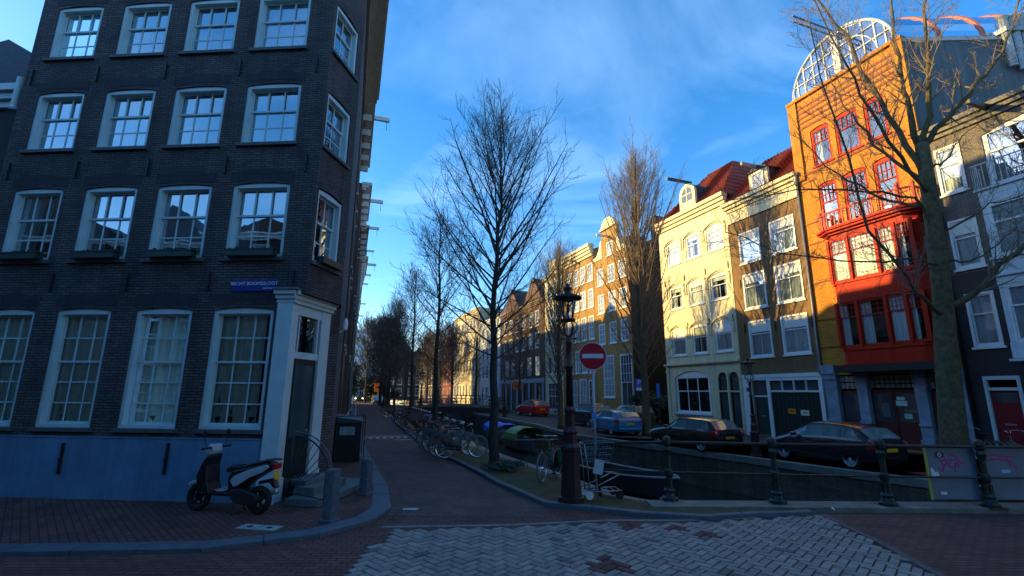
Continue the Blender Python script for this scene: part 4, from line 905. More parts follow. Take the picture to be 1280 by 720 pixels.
tr = MB(); tr.box(cx-.03, cx+.03, -2.6, .1, 19.3, 19.36); tr.box(cx-.03, cx+.03, -2.6, .1, 19.62, 19.68)
for k in range(9): tr.tube([(cx, -2.6+k*.3, 19.33), (cx, -2.45+k*.3, 19.65)], .02, 4); tr.tube([(cx, -2.45+k*.3, 19.65), (cx, -2.3+k*.3, 19.33)], .02, 4)
tr.build('hoist_truss', mat('grey_blue_steel', (.10, .13, .18), .5), o)
fl = MB()
for k, y in enumerate((3.75, 4.1, 4.45, 4.8)): fl.tube([(W2+.2, y, 15.5-.15*k), (W2+.2, y, 17.75+.05*k)], .12, 8); fl.lathe([(.12, 0), (.17, .1), (.04, .22)], 8, (W2+.2, y, 17.75+.05*k))
fl.box(W2-.1, W2+.36, 3.6, 4.95, 17.1, 17.3); skew(fl).build('flue_pipes', mat('flue_metal', (.30, .33, .34), .5, metal=.5, var=.3), o, smooth=False)
ch = MB(); ch.box(-.55, .35, 1.2, 2.6, 13, 16.9); ch.box(-.6, .4, 1.15, 2.65, 16.9, 17.1); ch.build('chimney', M_orband, o)
# ---------------- grey brick house with bay at right edge
X0 = 16.72; W1 = 6.6; X = lambda v: v-X0
o = thing('grey_house', rp(X0), RH, 'grey brick house with black base, white projecting bay and red door at right edge', 'house')
M_gb = brick('grey_brown_brick', (.19, .165, .13), (.13, .115, .10), (.08, .07, .065), bw=.21, bh=.065, bump=.8)
M_bb = mat('black_wall_paint', (.018, .019, .022), .6, var=.25, streak=.3)
wins = [(9.72, 11.62, 17.03, 17.86), (6.76, 8.66, 17.03, 17.9), (3.87, 5.82, 17.1, 17.94)]
ops = [(X(a), z0, X(b), z1) for z0, z1, a, b in wins]
up = [q for q in ops if q[1] > 6.6]; lo = [q for q in ops if q[1] < 6.6]
big = (X(18.5), 9.5, X(21.6), 11.75, .25); bayr = (X(18.45), 3.5, X(21.5), 9.2)
mb = MB(); wall_panel(mb, 0, W1, 6.6, 12.3, up+[big, (bayr[0], 6.8, bayr[2], 9.2)], depth=.14); shell(mb, W1, 9, 12.3); mb.build('wall', [M_gb, M_dark], o)
mb = MB(); wall_panel(mb, 0, W1, 0, 6.6, lo+[(X(17.15), .1, X(18.15), 2.85), (bayr[0], 3.5, bayr[2], 6.4), (X(18.8), .8, X(21.2), 2.8)], depth=.14, y=-.004); mb.build('black_base', [M_bb, M_dark], o)
for i, q in enumerate(ops): window(o, *q, split=.62, bc=1, tc=1, fw=.085, y=.0, proud=.03, glass=G_mid, cur='full', cm=M_clothw, blind=.3 if i == 1 else 0, sash=.055, sm=M_white)
window(o, big[0], big[1], big[2], big[3]-.1, split=.62, bc=3, tc=1, fw=.09, y=.04, glass=G_sky, cur='sides', cm=M_clothw, sash=.07, arch=.1)
window(o, X(18.8), .8, X(21.2), 2.8, split=.6, bc=2, y=.05, glass=G_dark)
cornice(o, -.02, W1, 12.05, 12.55, .3, mat('dull_cornice', (.16, .15, .13), .7)); hoist(o, X(18.9), 12.3, 1.3, M_black, False)
bw = MB(); bw.box(bayr[0]-.1, bayr[2]+.1, -.62, -.002, 3.4, 3.9); bw.box(bayr[0]-.1, bayr[2]+.1, -.62, -.002, 5.85, 6.85); bw.box(bayr[0]-.1, bayr[2]+.1, -.62, -.002, 8.75, 9.3)
for z in (3.3, 6.15, 6.75, 9.25): bw.box(bayr[0]-.18, bayr[2]+.18, -.7, -.002, z, z+.08)
for x in (bayr[0]-.08, bayr[0]+1.5, bayr[2]-.04): bw.box(x, x+.12, -.61, -.49, 3.9, 5.85); bw.box(x, x+.12, -.61, -.49, 6.85, 8.75)
bwo = bw.build('bay_window', mat('white_bay_paint', (.55, .62, .64), .5, var=.1), o)
for z0, z1 in ((3.9, 5.85), (6.83, 8.75)):
    for k in range(2): window(bwo, bayr[0]+.04+k*1.5, z0, bayr[0]+1.5+k*1.5, z1, split=.64, bc=1, y=-.6, glass=G_mid, cur='full', cm=M_clothw, sill=False, sash=.06)
    g = MB(); g.quad((bayr[0]-.02, -.5, z0), (bayr[0]-.02, -.05, z0), (bayr[0]-.02, -.05, z1), (bayr[0]-.02, -.5, z1)); g.build('pane', G_mid, bwo)
g = MB()
for k in range(22): x = bayr[0]-.15+3.3*k/21; g.box(x-.01, x+.01, -.67, -.65, 9.33, 10.2)
for k in range(5): y = -.66+.13*k; g.box(bayr[0]-.16, bayr[0]-.14, y-.01, y+.01, 9.33, 10.2)
g.box(bayr[0]-.17, bayr[2]+.2, -.68, -.64, 10.2, 10.24); g.box(bayr[0]-.17, bayr[0]-.13, -.68, 0, 10.2, 10.24); g.build('balcony_rail', mat('pale_rail', (.5, .52, .5), .5), bwo)
g = MB(); g.box(X(17.15), X(17.25), -.03, .1, .1, 2.85); g.box(X(18.05), X(18.15), -.03, .1, .1, 2.85); g.box(X(17.25), X(18.05), -.03, .1, 2.72, 2.85); g.box(X(17.25), X(18.05), -.02, .1, 2.36, 2.46); g.build('door_frame', mat('corner_window_paint', (.5, .6, .6)), o)
g = MB(); g.box(X(17.25), X(18.05), .06, .1, .1, 2.36); g.box(X(17.33), X(17.97), .045, .06, .3, 1.1); d_ = g.build('door', mat('crimson_door', (.22, .01, .015), .4), o)
g = MB(); g.box(X(17.33), X(17.97), .048, .058, 1.95, 2.28); g.build('pane', G_dark, d_); g = MB(); g.box(X(17.5), X(17.8), .03, .045, 1.2, 1.25); g.build('letter_slot', M_metal, d_)
g = MB(); g.tube([(.02, -.09, 12), (.02, -.09, 9.2), (.2, -.09, 9.0), (.2, -.09, 8.4), (.02, -.09, 8.2), (.02, -.09, .2)], .05, 8); g.build('downpipe', mat('dark_pipe', (.03, .03, .03), .5), o, smooth=True)
# ---------------- alley and neck gable house
def row_house(s0, wd, h, label, bm_, wins, door=None, depth=10, shop=None, glass=None, name='canal_house', cm_=M_white, side=None, cor=True, fw=.09):
    o = thing(name, rp(s0), RH, label, 'house'); op = [(a-s0, b, c-s0, d) for a, b, c, d in [w_[:4] for w_ in wins]]
    mb = MB(); wall_panel(mb, 0, wd, 0, h, op, room=0, depth=.12)
    mb.quad((0, depth, 0), (wd, depth, 0), (wd, depth, h), (0, depth, h)); mb.quad((0, 0, h), (wd, 0, h), (wd, depth, h), (0, depth, h)); mb.quad((0, 0, 0), (0, depth, 0), (0, depth, h), (0, 0, h))
    mi = 0
    mb.quad((wd, 0, 0), (wd, depth, 0), (wd, depth, h), (wd, 0, h), 1)
    mb.build('wall', [bm_, side or bm_], o)
    for q, w_ in zip(op, wins):
        k = dict(split=.5, bc=2, br=2, tc=2, tr=2, fw=fw, bar=.03, y=.02, glass=glass or G_far); k.update(w_[4] if len(w_) > 4 else {}); window(o, *q, **k)
    if cor: cornice(o, 0, wd, h-.35, h+.08, .4, cm_)
    return o
M_ob = brick('amber_brick', (.44, .235, .045), (.35, .18, .035), (.18, .11, .06), bw=.22, bh=.07, bump=.5, stain=.2)
wins = []
for z0, z1 in ((11.4, 12.95), (8.9, 10.6), (6.2, 8.0)):
    for a, b in ((-8.85, -7.8), (-7.1, -6.0), (-5.45, -4.32)): wins.append((a, z0, b, z1))
wins += [(-7.18, 13.6, -6.13, 14.9), (-8.3, 1.8, -6.6, 5.25, dict(split=.45, bc=3, br=3, tc=3, tr=3)), (-5.75, .3, -4.1, 5.2, dict(split=.55, bc=2, br=1, tc=4, tr=3, glass=G_dark))]
wins = [w_ for w_ in wins if w_[1] < 13.2]
o = row_house(-9.4, 5.5, 13.7, 'amber brick neck gable house with black tarred side wall beside the cream house', M_ob, wins, side=mat('tarred_wall', (.012, .012, .013), .8, var=.3), cor=False)
g = MB(); X = lambda v: v+9.4
wall_panel(g, X(-7.85), X(-5.5), 13.7, 16.3, [(X(-7.15), 13.75, X(-6.15), 15.0)], room=.0, depth=.12)
g.add([(X(-7.85), .35, 13.7), (X(-5.5), .35, 13.7), (X(-5.5), .35, 16.3), (X(-7.85), .35, 16.3)], [(0, 1, 2, 3)])
g.quad((X(-5.5), 0, 13.7), (X(-5.5), .35, 13.7), (X(-5.5), .35, 16.3), (X(-5.5), 0, 16.3)); g.quad((X(-7.85), 0, 13.7), (X(-7.85), .35, 13.7), (X(-7.85), .35, 16.3), (X(-7.85), 0, 16.3)); g.build('neck_gable', [M_ob, M_dark], o)
window(o, X(-7.15), 13.78, X(-6.15), 15.0, split=.5, bc=2, br=2, tc=2, y=.02, glass=G_far)
g = MB(); n = 12; g.prism([(X(-6.68)-1.05*math.cos(math.pi*k/n), 16.36+.85*math.sin(math.pi*k/n)) for k in range(n+1)], 'y', -.12, .3); g.box(X(-7.95), X(-5.4), -.18, .36, 16.2, 16.36); g.build('pediment', M_cream, o)
for sx in (-1, 1):
    g = MB(); c0 = X(-6.68)+sx*1.18; pts = [(c0, 13.75), (c0+sx*1.5, 13.75), (c0+sx*1.45, 14.05), (c0+sx*.9, 14.15), (c0+sx*.5, 14.6), (c0+sx*.25, 15.3), (c0, 15.5)]; g.prism(pts, 'y', -.05, .3); g.build('claw_piece', M_cream, o)
hoist(o, X(-6.68), 15.35, 1.2, M_cream)
g = MB(); g.prism([(.4, 13.71), (9.8, 13.71), (5, 15.9)], 'x', .4, 5.48); g.box(4.6, 5.3, 3.0, 3.8, 14, 16.9); g.build('roof', mat('dark_roof', (.06, .04, .035)), o)
g = MB(); g.box(5.55, 9.3, 6.2, 6.4, 9.3, 9.55)
for k in range(12): g.box(5.6+k*.3, 5.68+k*.3, 6.2, 6.26, 9.55, 10.6)
g.box(5.55, 9.3, 6.19, 6.27, 10.6, 10.68); g.build('roof_terrace_rail', mat('weathered_white', (.5, .5, .44)), o)
g = MB(); g.box(5.52, 9.35, 6.4, 9.9, 0, 9.29); g.build('rear_wing', mat('tarred_wall', (.012, .012, .013)), o)
# brown brick cornice house
wins = []
for z0, z1 in ((11.9, 13.85), (9.9, 11.6), (6.85, 9.0), (3.9, 6.0)):
    for a in (-14.7, -13.3, -12.0, -10.6):
        if z0 == 9.9: continue
        wins.append((a, z0, a+1.0, z1))
wins += [(a, 9.75, a+1.0, 11.5) for a in (-14.7, -13.3, -12.0, -10.6)]
wins = [(a, z0, b, z1) for a, z0, b, z1 in wins if not (z0 == 11.9)]+[(a, 12.2, a+1.0, 13.9) for a in (-14.7, -13.3, -12.0, -10.6)]
wins += [(-14.8, .5, -13.0, 3.3, dict(bc=3, br=3, tc=3, tr=1)), (-12.6, .5, -11.2, 3.4, dict(bc=2, br=3, tc=2)), (-10.9, .2, -9.8, 3.3, dict(glass=G_dark))]
o = row_house(-15.75, 6.3, 15.2, 'golden brown brick house with heavy cream cornice left of the neck gable house', brick('gold_brown_brick', (.42, .24, .05), (.33, .18, .04), (.16, .1, .05)), wins, cm_=M_cream, cor=False)
cornice(o, 0, 6.3, 14.5, 15.6, .55, M_cream, 4); hoist(o, 3.2, 14.6, 1.2, M_cream)
g = MB(); g.prism([(.2, 15.2), (9, 15.2), (5, 17.3)], 'x', .2, 6.1); g.build('roof', mat('dark_roof', (.06, .04, .035)), o)
# cream tall house
wins = [(a, z0, a+1.0, z0+1.9) for z0 in (12.0, 9.2, 6.9, 4.0) for a in (-19.5, -18.1, -16.9)]+[(-19.5, .4, -16.2, 3.2, dict(bc=4, br=1, tc=4, glass=G_dark))]
o = row_house(-20.1, 4.3, 14.5, 'tall cream plastered house, sunlit, two doors left of the neck gable house', M_cream, wins, cm_=M_cream, glass=G_dark)
g = MB(); g.prism([(.2, 14.5), (9, 14.5), (4.5, 17)], 'x', .1, 4.2); g.build('roof', mat('dark_roof', (.06, .04, .035)), o)
g = MB(); g.box(1.2, 3.1, .0, 1.8, 14.6, 16.2); g.build('dormer', M_cream, o)
# big dark brown warehouse-like house with grey stone ground floor
wins = [(a, z0, a+1.1, z0+1.8, dict(glass=G_dark)) for z0 in (9.6, 7.1) for a in (-33.6, -31.4, -29.2, -27, -24.8, -22.9)]+[(a, 3.9, a+1.6, 6.3, dict(split=.999, bc=2, glass=G_far, fm=M_black)) for a in (-33.2, -31, -28.2, -25.6, -23.2)]+[(a, .3, a+1.3, 3.0, dict(glass=G_dark, sill=False, tc=1, bc=1, br=1, tr=1, fm=mat('slate', (.05, .05, .06)))) for a in (-33.4, -31.3, -29.2, -27.1, -25, -22.9)]
o = row_house(-34.6, 14.4, 12.4, 'wide dark brown brick building with blue-lit windows and grey stone arcade, behind the red car', brick('umber_brick', (.13, .065, .035), (.10, .05, .03), (.07, .04, .03)), wins, cm_=mat('brown_cornice', (.2, .13, .08)))
for k in range(2):
    g = MB(); g.prism([(.6+k*7.2, 12.5), (6.6+k*7.2, 12.5), (3.6+k*7.2, 15.6)], 'y', .05, .4); g.prism([(.6+k*7.2, 12.48), (6.6+k*7.2, 12.48), (3.6+k*7.2, 15.5)], 'y', .41, 9); g.build('gable', MATS['umber_brick'], o)
g = MB()
for k in range(8): g.box(k*1.95+.02, k*1.95+.45, -.08, -.003, 0, 3.2)
g.box(0, 14.4, -.1, -.081, 3.2, 3.7); g.box(0, 14.4, -.1, -.003, 3.2, 3.7) if False else None; g.build('stone_arcade', mat('arcade_stone', (.26, .30, .33), .7), o)
# white-blue tall house
wins = [(a, z0, a+1.1, z0+2.0) for z0 in (9.4, 6.7, 4.0, 1.0) for a in (-43.6, -41.6, -39.4, -37.2)]
o = row_house(-44.6, 9.5, 12.6, 'pale blue-grey plastered house behind the second tree on the right bank', mat('pale_blue_wall', (.42, .50, .56), .7), wins, glass=G_dark)
g = MB(); g.prism([(.2, 12.6), (9, 12.6), (4.5, 16)], 'x', .1, 9.3); g.build('roof', mat('slate', (.05, .05, .06)), o)
wins = [(a, z0, a+.9, z0+2.1, dict(tc=1, bc=1, br=1, tr=1, glass=G_dark)) for z0 in (12.0, 8.9, 5.4, 1.2) for a in (-60.6, -58.6, -56.6, -54.6, -52.6, -50.6, -48.6, -46.8)]
o = row_house(-61.6, 16.2, 15.5, 'wide pale stone building with rows of narrow windows beyond the far bridge', mat('pale_stone_wall', (.58, .50, .33), .75), wins, cm_=M_cream)
wins = [(a, z0, a+1.0, z0+1.9, dict(glass=G_dark)) for z0 in (9, 6.2, 3.6, .9) for a in (-70, -67.6, -65.2)]
o = row_house(-71, 9.0, 13, 'red plastered house beyond the pale stone building', mat('salmon_wall', (.35, .09, .06), .8), wins)
for k in range(3):
    s0 = -80-9.2*k; wins = [(s0+.8+c*2.7, z0, s0+2.0+c*2.7, z0+1.9, dict(glass=G_dark)) for z0 in (9, 6.2, 3.4, .8) for c in range(3)]
    row_house(s0, 9.0, 12.5+k % 2, ('dark brown', 'blackish brown', 'dull brown')[k]+' brick house far down the right bank, '+('nearest', 'middle', 'farthest')[k]+' of the last three', brick('far_brick_%d' % k, (.08, .05, .035), (.07, .045, .03), (.05, .03, .03)), wins)
# closing row across the canal bend
xs0 = -40
for k in range(7):
    wd = (6.5, 5.5, 7, 6, 5.5, 6.5, 7)[k]; h = (11.8, 12.8, 11, 12.4, 13.2, 11.4, 12.2)[k]
    o = thing('canal_house', (xs0, 128, 0), 93, ('dark brick house with pointed gable', 'dark brown house with cornice', 'low umber house with broad front', 'rusty brown gabled house', 'tall black-brown house', 'grey-brown house with cornice', 'dark house with stepped roof')[k]+' closing the distant canal view, number %s from the left' % ('one', 'two', 'three', 'four', 'five', 'six', 'seven')[k], 'house')
    op = [(.7+c*(wd-1.2)/3, 1+r_*2.8, .7+c*(wd-1.2)/3+1.1, 2.9+r_*2.8) for r_ in range(4) for c in range(3) if 2.9+r_*2.8 < h-.4]
    mb = MB(); wall_panel(mb, 0, wd, 0, h, op, room=0); shell(mb, wd, 9, h); mb.build('wall', [brick('bend_brick_%d' % (k % 3), [(.06, .04, .03), (.09, .05, .03), (.05, .04, .035)][k % 3], (.05, .035, .03), (.04, .03, .03)), M_dark], o)
    for q in op: window(o, *q, y=.05, glass=G_dark)
    g = MB(); g.prism([(.2, h), (wd-.2, h), (wd/2, h+2.6+k % 2)], 'y', .1, 8); g.build('gable_roof', mat('dark_roof', (.06, .04, .035)), o)
    xs0 += wd+.05

# unseen houses added left of the neighbour, outside the picture: they keep the low sun off the crossing
for k, (s0, wd, h, lab) in enumerate([(-21.8, 7.4, 12, 'unseen brick house added beyond the left edge of the picture, next to the neighbour house'), (-29.4, 7.4, 13, 'unseen added brick house second beyond the left edge of the picture'), (-37, 7.4, 12.5, 'unseen added brick house third beyond the left edge of the picture')]):
    o = thing('sun_blocking_house', A0+Vector((math.sin(R(94.3)), math.cos(R(94.3)), 0))*s0, 94.3, lab, 'house'); op = [(.8+c*2.2, .8+r_*3, 2.0+c*2.2, 2.9+r_*3) for r_ in range(3) for c in range(3)]
    mb = MB(); wall_panel(mb, 0, wd, 0, h, op, room=0); shell(mb, wd, 9, h); mb.build('wall', [MATS['purple_brick'], M_dark], o)
    for q in op: window(o, *q, y=.05, glass=G_dark)
    cornice(o, 0, wd, h-.3, h+.1, .4, M_white)
# houses added unseen behind the viewpoint: they shade the crossing and are mirrored in the corner house windows
for k, (x, wd, h, lab, gb_) in enumerate([(-59.5, 7, 12, 'fifth added house beyond the far left opposite house, out of frame', 0), (-52.4, 7, 12.6, 'fourth added house beyond the far left opposite house, out of frame', 1), (-45.3, 7, 11.8, 'third added house beyond the far left opposite house, out of frame', 0), (-38.2, 7, 12.8, 'second added house beyond the far left opposite house, out of frame', 0), (-31.1, 7, 12.2, 'brick house added next to the far left opposite house, out of frame', 1), (-24, 7.4, 12.5, 'broad brick house opposite, mirrored in the far left window column', 0), (-16.5, 6.4, 13.2, 'brick house with pointed gable opposite, mirrored in the second window column', 1),
        (-10, 7, 12.2, 'house with white cornice opposite, mirrored in the third window column', 0), (-2.9, 6.5, 13.6, 'tall gabled house opposite, mirrored in the fourth window column', 1), (3.7, 7.5, 13.0, 'wide brick house added unseen behind the viewpoint', 0), (11.3, 9, 14, 'corner block added unseen behind the viewpoint at the right', 0)]):
    o = thing('opposite_house', (x+wd, -9.5, 0), 281, lab, 'house', 'houses on the near side of the crossing')
    op = [(.6+c*(wd-.6)/3, .8+r_*3, .6+c*(wd-.6)/3+1.2, 2.9+r_*3) for r_ in range(4) for c in range(3) if 2.9+r_*3 < h-.5]
    mb = MB(); wall_panel(mb, 0, wd, 0, h, op, room=0); shell(mb, wd, 9, h); mb.build('wall', [brick('opposite_brick_%d' % (k % 2), [(.10, .07, .05), (.06, .045, .04)][k % 2], (.07, .05, .04), (.05, .04, .04)), M_dark], o)
    for q in op: window(o, *q, y=.05, glass=G_dark)
    cornice(o, 0, wd, h-.3, h+.1, .4, M_white)
    g = MB(); g.prism([(.3, h+.11), (wd-.3, h+.11), (wd/2, h+(3 if gb_ else 1.8))], 'y', .2 if gb_ else 1.0, 8); g.build('gable_roof', mat('dark_roof', (.06, .04, .035)), o)
for k, (s0, h, lab) in enumerate([(23.4, 13.5, 'unseen brick house added next to the grey house, just outside the right edge'), (30.6, 12.5, 'unseen added brick house second beyond the grey house, outside the right edge')]):  # added past the right edge to block sky light from that side
    o = thing('canal_house', rp(s0), RH, lab, 'house'); op = [(.8+c*2.1, .8+r_*3, 2.0+c*2.1, 2.9+r_*3) for r_ in range(4) for c in range(3)]
    mb = MB(); wall_panel(mb, 0, 7.1, 0, h, op, room=0); shell(mb, 7.1, 9, h); mb.build('wall', [MATS['opposite_brick_0'], M_dark], o)
    for q in op: window(o, *q, y=.05, glass=G_dark)
    cornice(o, 0, 7.1, h-.3, h+.1, .4, M_white)

o = thing('sun_blocking_building', (-47, 12.5, 0), 180, 'tall brick building added unseen far left, blocking the low sun along the side street', 'building')  # added out of view to keep low sun off the near road
op = [(.8+c*2.6, .8+r_*3.1, 2.1+c*2.6, 2.9+r_*3.1) for r_ in range(5) for c in range(9)]
mb = MB(); wall_panel(mb, 0, 24, 0, 17.5, op, room=0); shell(mb, 24, 9, 17.5); mb.build('wall', [MATS['opposite_brick_0'], M_dark], o)
for q in op: window(o, *q, y=.05, glass=G_dark)
cornice(o, 0, 24, 17.2, 17.7, .4, M_white)
# ============================================================ TREES (bare)
M_bark = mat('dark_bark', (.045, .040, .032), .9, var=.35, vscale=8, bump=.8, bscale=25)
M_bark2 = mat('mossy_bark', (.115, .092, .042), .95, var=.5, vscale=6, bump=1, bscale=18)
for mm in (M_bark2, M_bark):      # ridged bark: stretched noise in the bump
    t = mm.node_tree; nb3 = [x for x in t.nodes if x.type == 'TEX_NOISE'][-1]; mpp = t.nodes.new('ShaderNodeMapping'); mpp.inputs['Scale'].default_value = (1.6, 1.6, .28)
    cc = [x for x in t.nodes if x.type == 'TEX_COORD'][0]; t.links.new(cc.outputs['Object'], mpp.inputs[0]); t.links.new(mpp.outputs[0], nb3.inputs['Vector'])
    [x for x in t.nodes if x.type == 'BUMP'][0].inputs['Distance'].default_value = .07
M_twig = mat('twigs', (.085, .068, .052), .9, var=.2)
M_twig2 = mat('light_twigs', (.17, .13, .085), .9, var=.2)
def bend_path(p, d, L, n, rnd, up=.25, wob=.12):
    P = [Vector(p)]; d = Vector(d).normalized()
    for k in range(n):
        d = (d+Vector((rnd.gauss(0, wob), rnd.gauss(0, wob), rnd.gauss(0, wob)*.5+up/n))).normalized(); P.append(P[-1]+d*L/n)
    return P, d
def side_dir(d, ang, az):
    d = Vector(d).normalized(); a = d.orthogonal().normalized(); b = d.cross(a)
    return (d*math.cos(ang)+(a*math.cos(az)+b*math.sin(az))*math.sin(ang)).normalized()
def lerp_path(P, t):
    x = t*(len(P)-1); i = min(int(x), len(P)-2); return P[i].lerp(P[i+1], x-i), (P[i+1]-P[i]).normalized()
def twigs_on(mb, P, r0, rnd, n2, L2, n3, rmin, ang=42, t0=.2, up=.35):
    for k in range(n2):
        t = t0+(1-t0)*(k+rnd.random())/n2; p, d = lerp_path(P, min(t, .98)); L = L2*(1-.55*t)*rnd.uniform(.6, 1.2)
        q, _ = bend_path(p, side_dir(d, R(ang*rnd.uniform(.7, 1.3)), rnd.uniform(0, 6.28)), L, 3, rnd, up, .13)
        ra = max(rmin, r0*(1-t)*.5); mb.tube(q, [ra, max(rmin, ra*.75), max(rmin*.9, ra*.5), rmin*.6], 3, cap=False)
        for j in range(n3):
            s = (j+.4+.6*rnd.random())/n3; p2, d2 = lerp_path(q, min(s, .97)); l3 = L*.5*(1-.4*s)*rnd.uniform(.6, 1.2)
            q2, _ = bend_path(p2, side_dir(d2, R(38*rnd.uniform(.6, 1.3)), rnd.uniform(0, 6.28)), l3, 2, rnd, up, .1)
            mb.tube(q2, [rmin, rmin*.8, rmin*.5], 3, cap=False)
def tree(loc, h, r0, prof, seed, label, n1=46, z0=3.2, ang=(72, 30), n2=9, L2=1.1, n3=3, rmin=.006, name='bare_tree', bark=None, tw=None, up=.35, group=None, wob=.05, sweep=.3, LM=1.4):
    """prof: crown radius as function of 0..1 height in crown"""
    rnd = random.Random(seed); o = thing(name, loc, 90, label, 'tree', group)
    n = 12; P = [Vector((0, 0, 0))]
    for k in range(1, n+1): P.append(Vector((P[-1].x+rnd.gauss(0, wob), P[-1].y+rnd.gauss(0, wob), h*k/n)))
    rad = [r0*(1.35 if k == 0 else 1)*(1-.93*(k/n)**.85)+.004 for k in range(n+1)]
    g = MB(); P2 = [P[0]+Vector((0, 0, -.05)), P[0]+Vector((0, 0, .35))]+P[1:]; g.tube(P2, [r0*1.35, r0*1.02]+[r0*(1-.93*(k/n)**.85)+.004 for k in range(1, n+1)], 10)
    g.build('trunk', bark or M_bark, o, smooth=True)
    c = MB()
    for k in range(n1):
        u_ = (k+rnd.random()*.8)/n1; u_ = u_**.9; z = z0+(h-z0)*u_*.97; p, d = lerp_path(P, z/h)
        az = k*2.4+rnd.uniform(-.5, .5); a = R(ang[0]+(ang[1]-ang[0])*u_**.7+rnd.uniform(-8, 8)); L = LM*(1-.38*u_**2)*prof(u_)/max(.35, math.sin(a))*rnd.uniform(.75, 1.15)
        d = Vector((math.cos(az)*math.sin(a), math.sin(az)*math.sin(a), math.cos(a))); rb = min(r0*.34, .006+.0085*L)*(1-.35*u_)
        q, _ = bend_path(p, d, L, 6, rnd, sweep*1.4, .07); c.tube(q, [max(rmin, rb*(1-.14*j)) for j in range(7)], 4 if rb > .02 else 3, cap=False)
        twigs_on(c, q, rb, rnd, max(3, int(n2*min(1.2, L/2))), L2*min(1, L/1.6), n3, rmin, up=up)
    c.build('crown', tw or M_twig, o); return o
rowg = 'bare street trees along the canal'
cone = lambda a, b, c_=.35: (lambda u_: (a*(1-u_)**.75+.15)*(min(1, .55+u_*2) if c_ else 1))
T1 = tree((-.47, 14.41, 0), 10.7, .145, lambda u_: 2.35*min(1, .62+1.6*u_)*(1-u_**1.6)**.8+.12, 11, 'tallest bare tree on the near left bank, first of the row', n1=84, z0=3.1, ang=(74, 20), n2=13, L2=1.35, n3=5, rmin=.0045, group=rowg)
T2 = tree((-3.77, 23.74, 0), 11.3, .15, lambda u_: 1.9*min(1, .7+1.2*u_)*(1-u_**1.6)**.8+.1, 23, 'slim bare tree on the left bank, second in the row behind the bicycle rack', n1=58, z0=2.8, ang=(78, 24), n2=11, L2=1.3, n3=4, rmin=.0065, group=rowg)
copy_tree(T2, (-7.05, 33.8, 0), 40, 'thin bare tree on the left bank, third in the row', scale=(1, 1, .97))
copy_tree(T1, (-10.4, 43.5, 0), 160, 'bare tree on the left bank just before the arched bridge', scale=(.95, .95, .93))
copy_tree(T2, (-13.4, 54, 0), 200, 'bare tree on the left bank just past the arched bridge', scale=1.08)
copy_tree(T1, (-17.2, 66, 0), 300, 'bare tree far along the left bank beside the red crate', scale=1.0)
T7 = tree((-21.0, 78, 0), 13, .2, lambda u_: 3.2*(1-u_**2)**.7+.1, 31, 'dense bare tree far along the left bank above the parked cars', n1=60, z0=3, ang=(60, 22), n2=10, L2=1.6, n3=4, rmin=.022, group='distant bare trees')
for i, (x, y, sc, hd, lab) in enumerate([(-27.5, 92, 1.1, 70, 'dense bare tree near the pale blue house'), (-24, 100, 1.0, 200, 'dense bare tree behind the distant parked cars'), (-31, 108, 1.25, 10, 'large dense tree in the distance right of the pale blue house'),
        (-19.5, 112, 1.05, 120, 'dense bare tree at the canal bend, left of centre'), (-14, 118, 1.1, 250, 'dense bare tree at the canal bend before the dark houses'), (-36, 118, 1.15, 310, 'dense bare tree at the very end of the street')]):
    copy_tree(T7, (x, y, 0), hd, lab, scale=sc)
for i, (x, y, sc, hd, lab) in enumerate([(-8.7, 71.5, .85, 30, 'dense bare tree on the right bank beside the red plastered house, nearest of three'), (-12.4, 83, .9, 150, 'dense bare tree on the right bank past the red plastered house, middle of three'), (-16.4, 95, .95, 280, 'dense bare tree on the right bank far past the bridge, farthest of three'),
        (-15.2, 60, .8, 100, 'dense bare tree on the left bank between the bridge and the red container'), (-19.4, 72.5, .85, 190, 'dense bare tree on the left bank just past the red container')]):
    copy_tree(T7, (x, y, 0), hd, lab, scale=sc)
# right bank
P1 = tree((7.2, 26.1, 0), 16.1, .24, lambda u_: .4+1.9*max(0, math.sin(min(1, u_*1.02+.14)*math.pi))**.7, 41, 'tall upright bare tree with broom shaped crown before the black alley wall', n1=115, z0=2.6, ang=(34, 18), n2=10, L2=1.7, n3=5, rmin=.006, LM=1.25, name='upright_tree', bark=M_bark2, tw=M_twig2, up=.6, sweep=.35)
copy_tree(P1, (3.1, 30.6, 0), 75, 'slimmer upright bare tree behind the crown topped lamp post', scale=(.85, .85, .74))
copy_tree(T1, (.95, 50.5, 0), 85, 'bare tree on the right bank behind the orange road sign', scale=(1.1, 1.1, .95))
copy_tree(T2, (-4.3, 61, 0), 260, 'spreading bare tree before the pale stone building past the bridge', scale=(1.5, 1.5, 1.1))
copy_tree(T1, (-9.5, 78, 0), 220, 'bare tree before the red plastered house', scale=1.05)
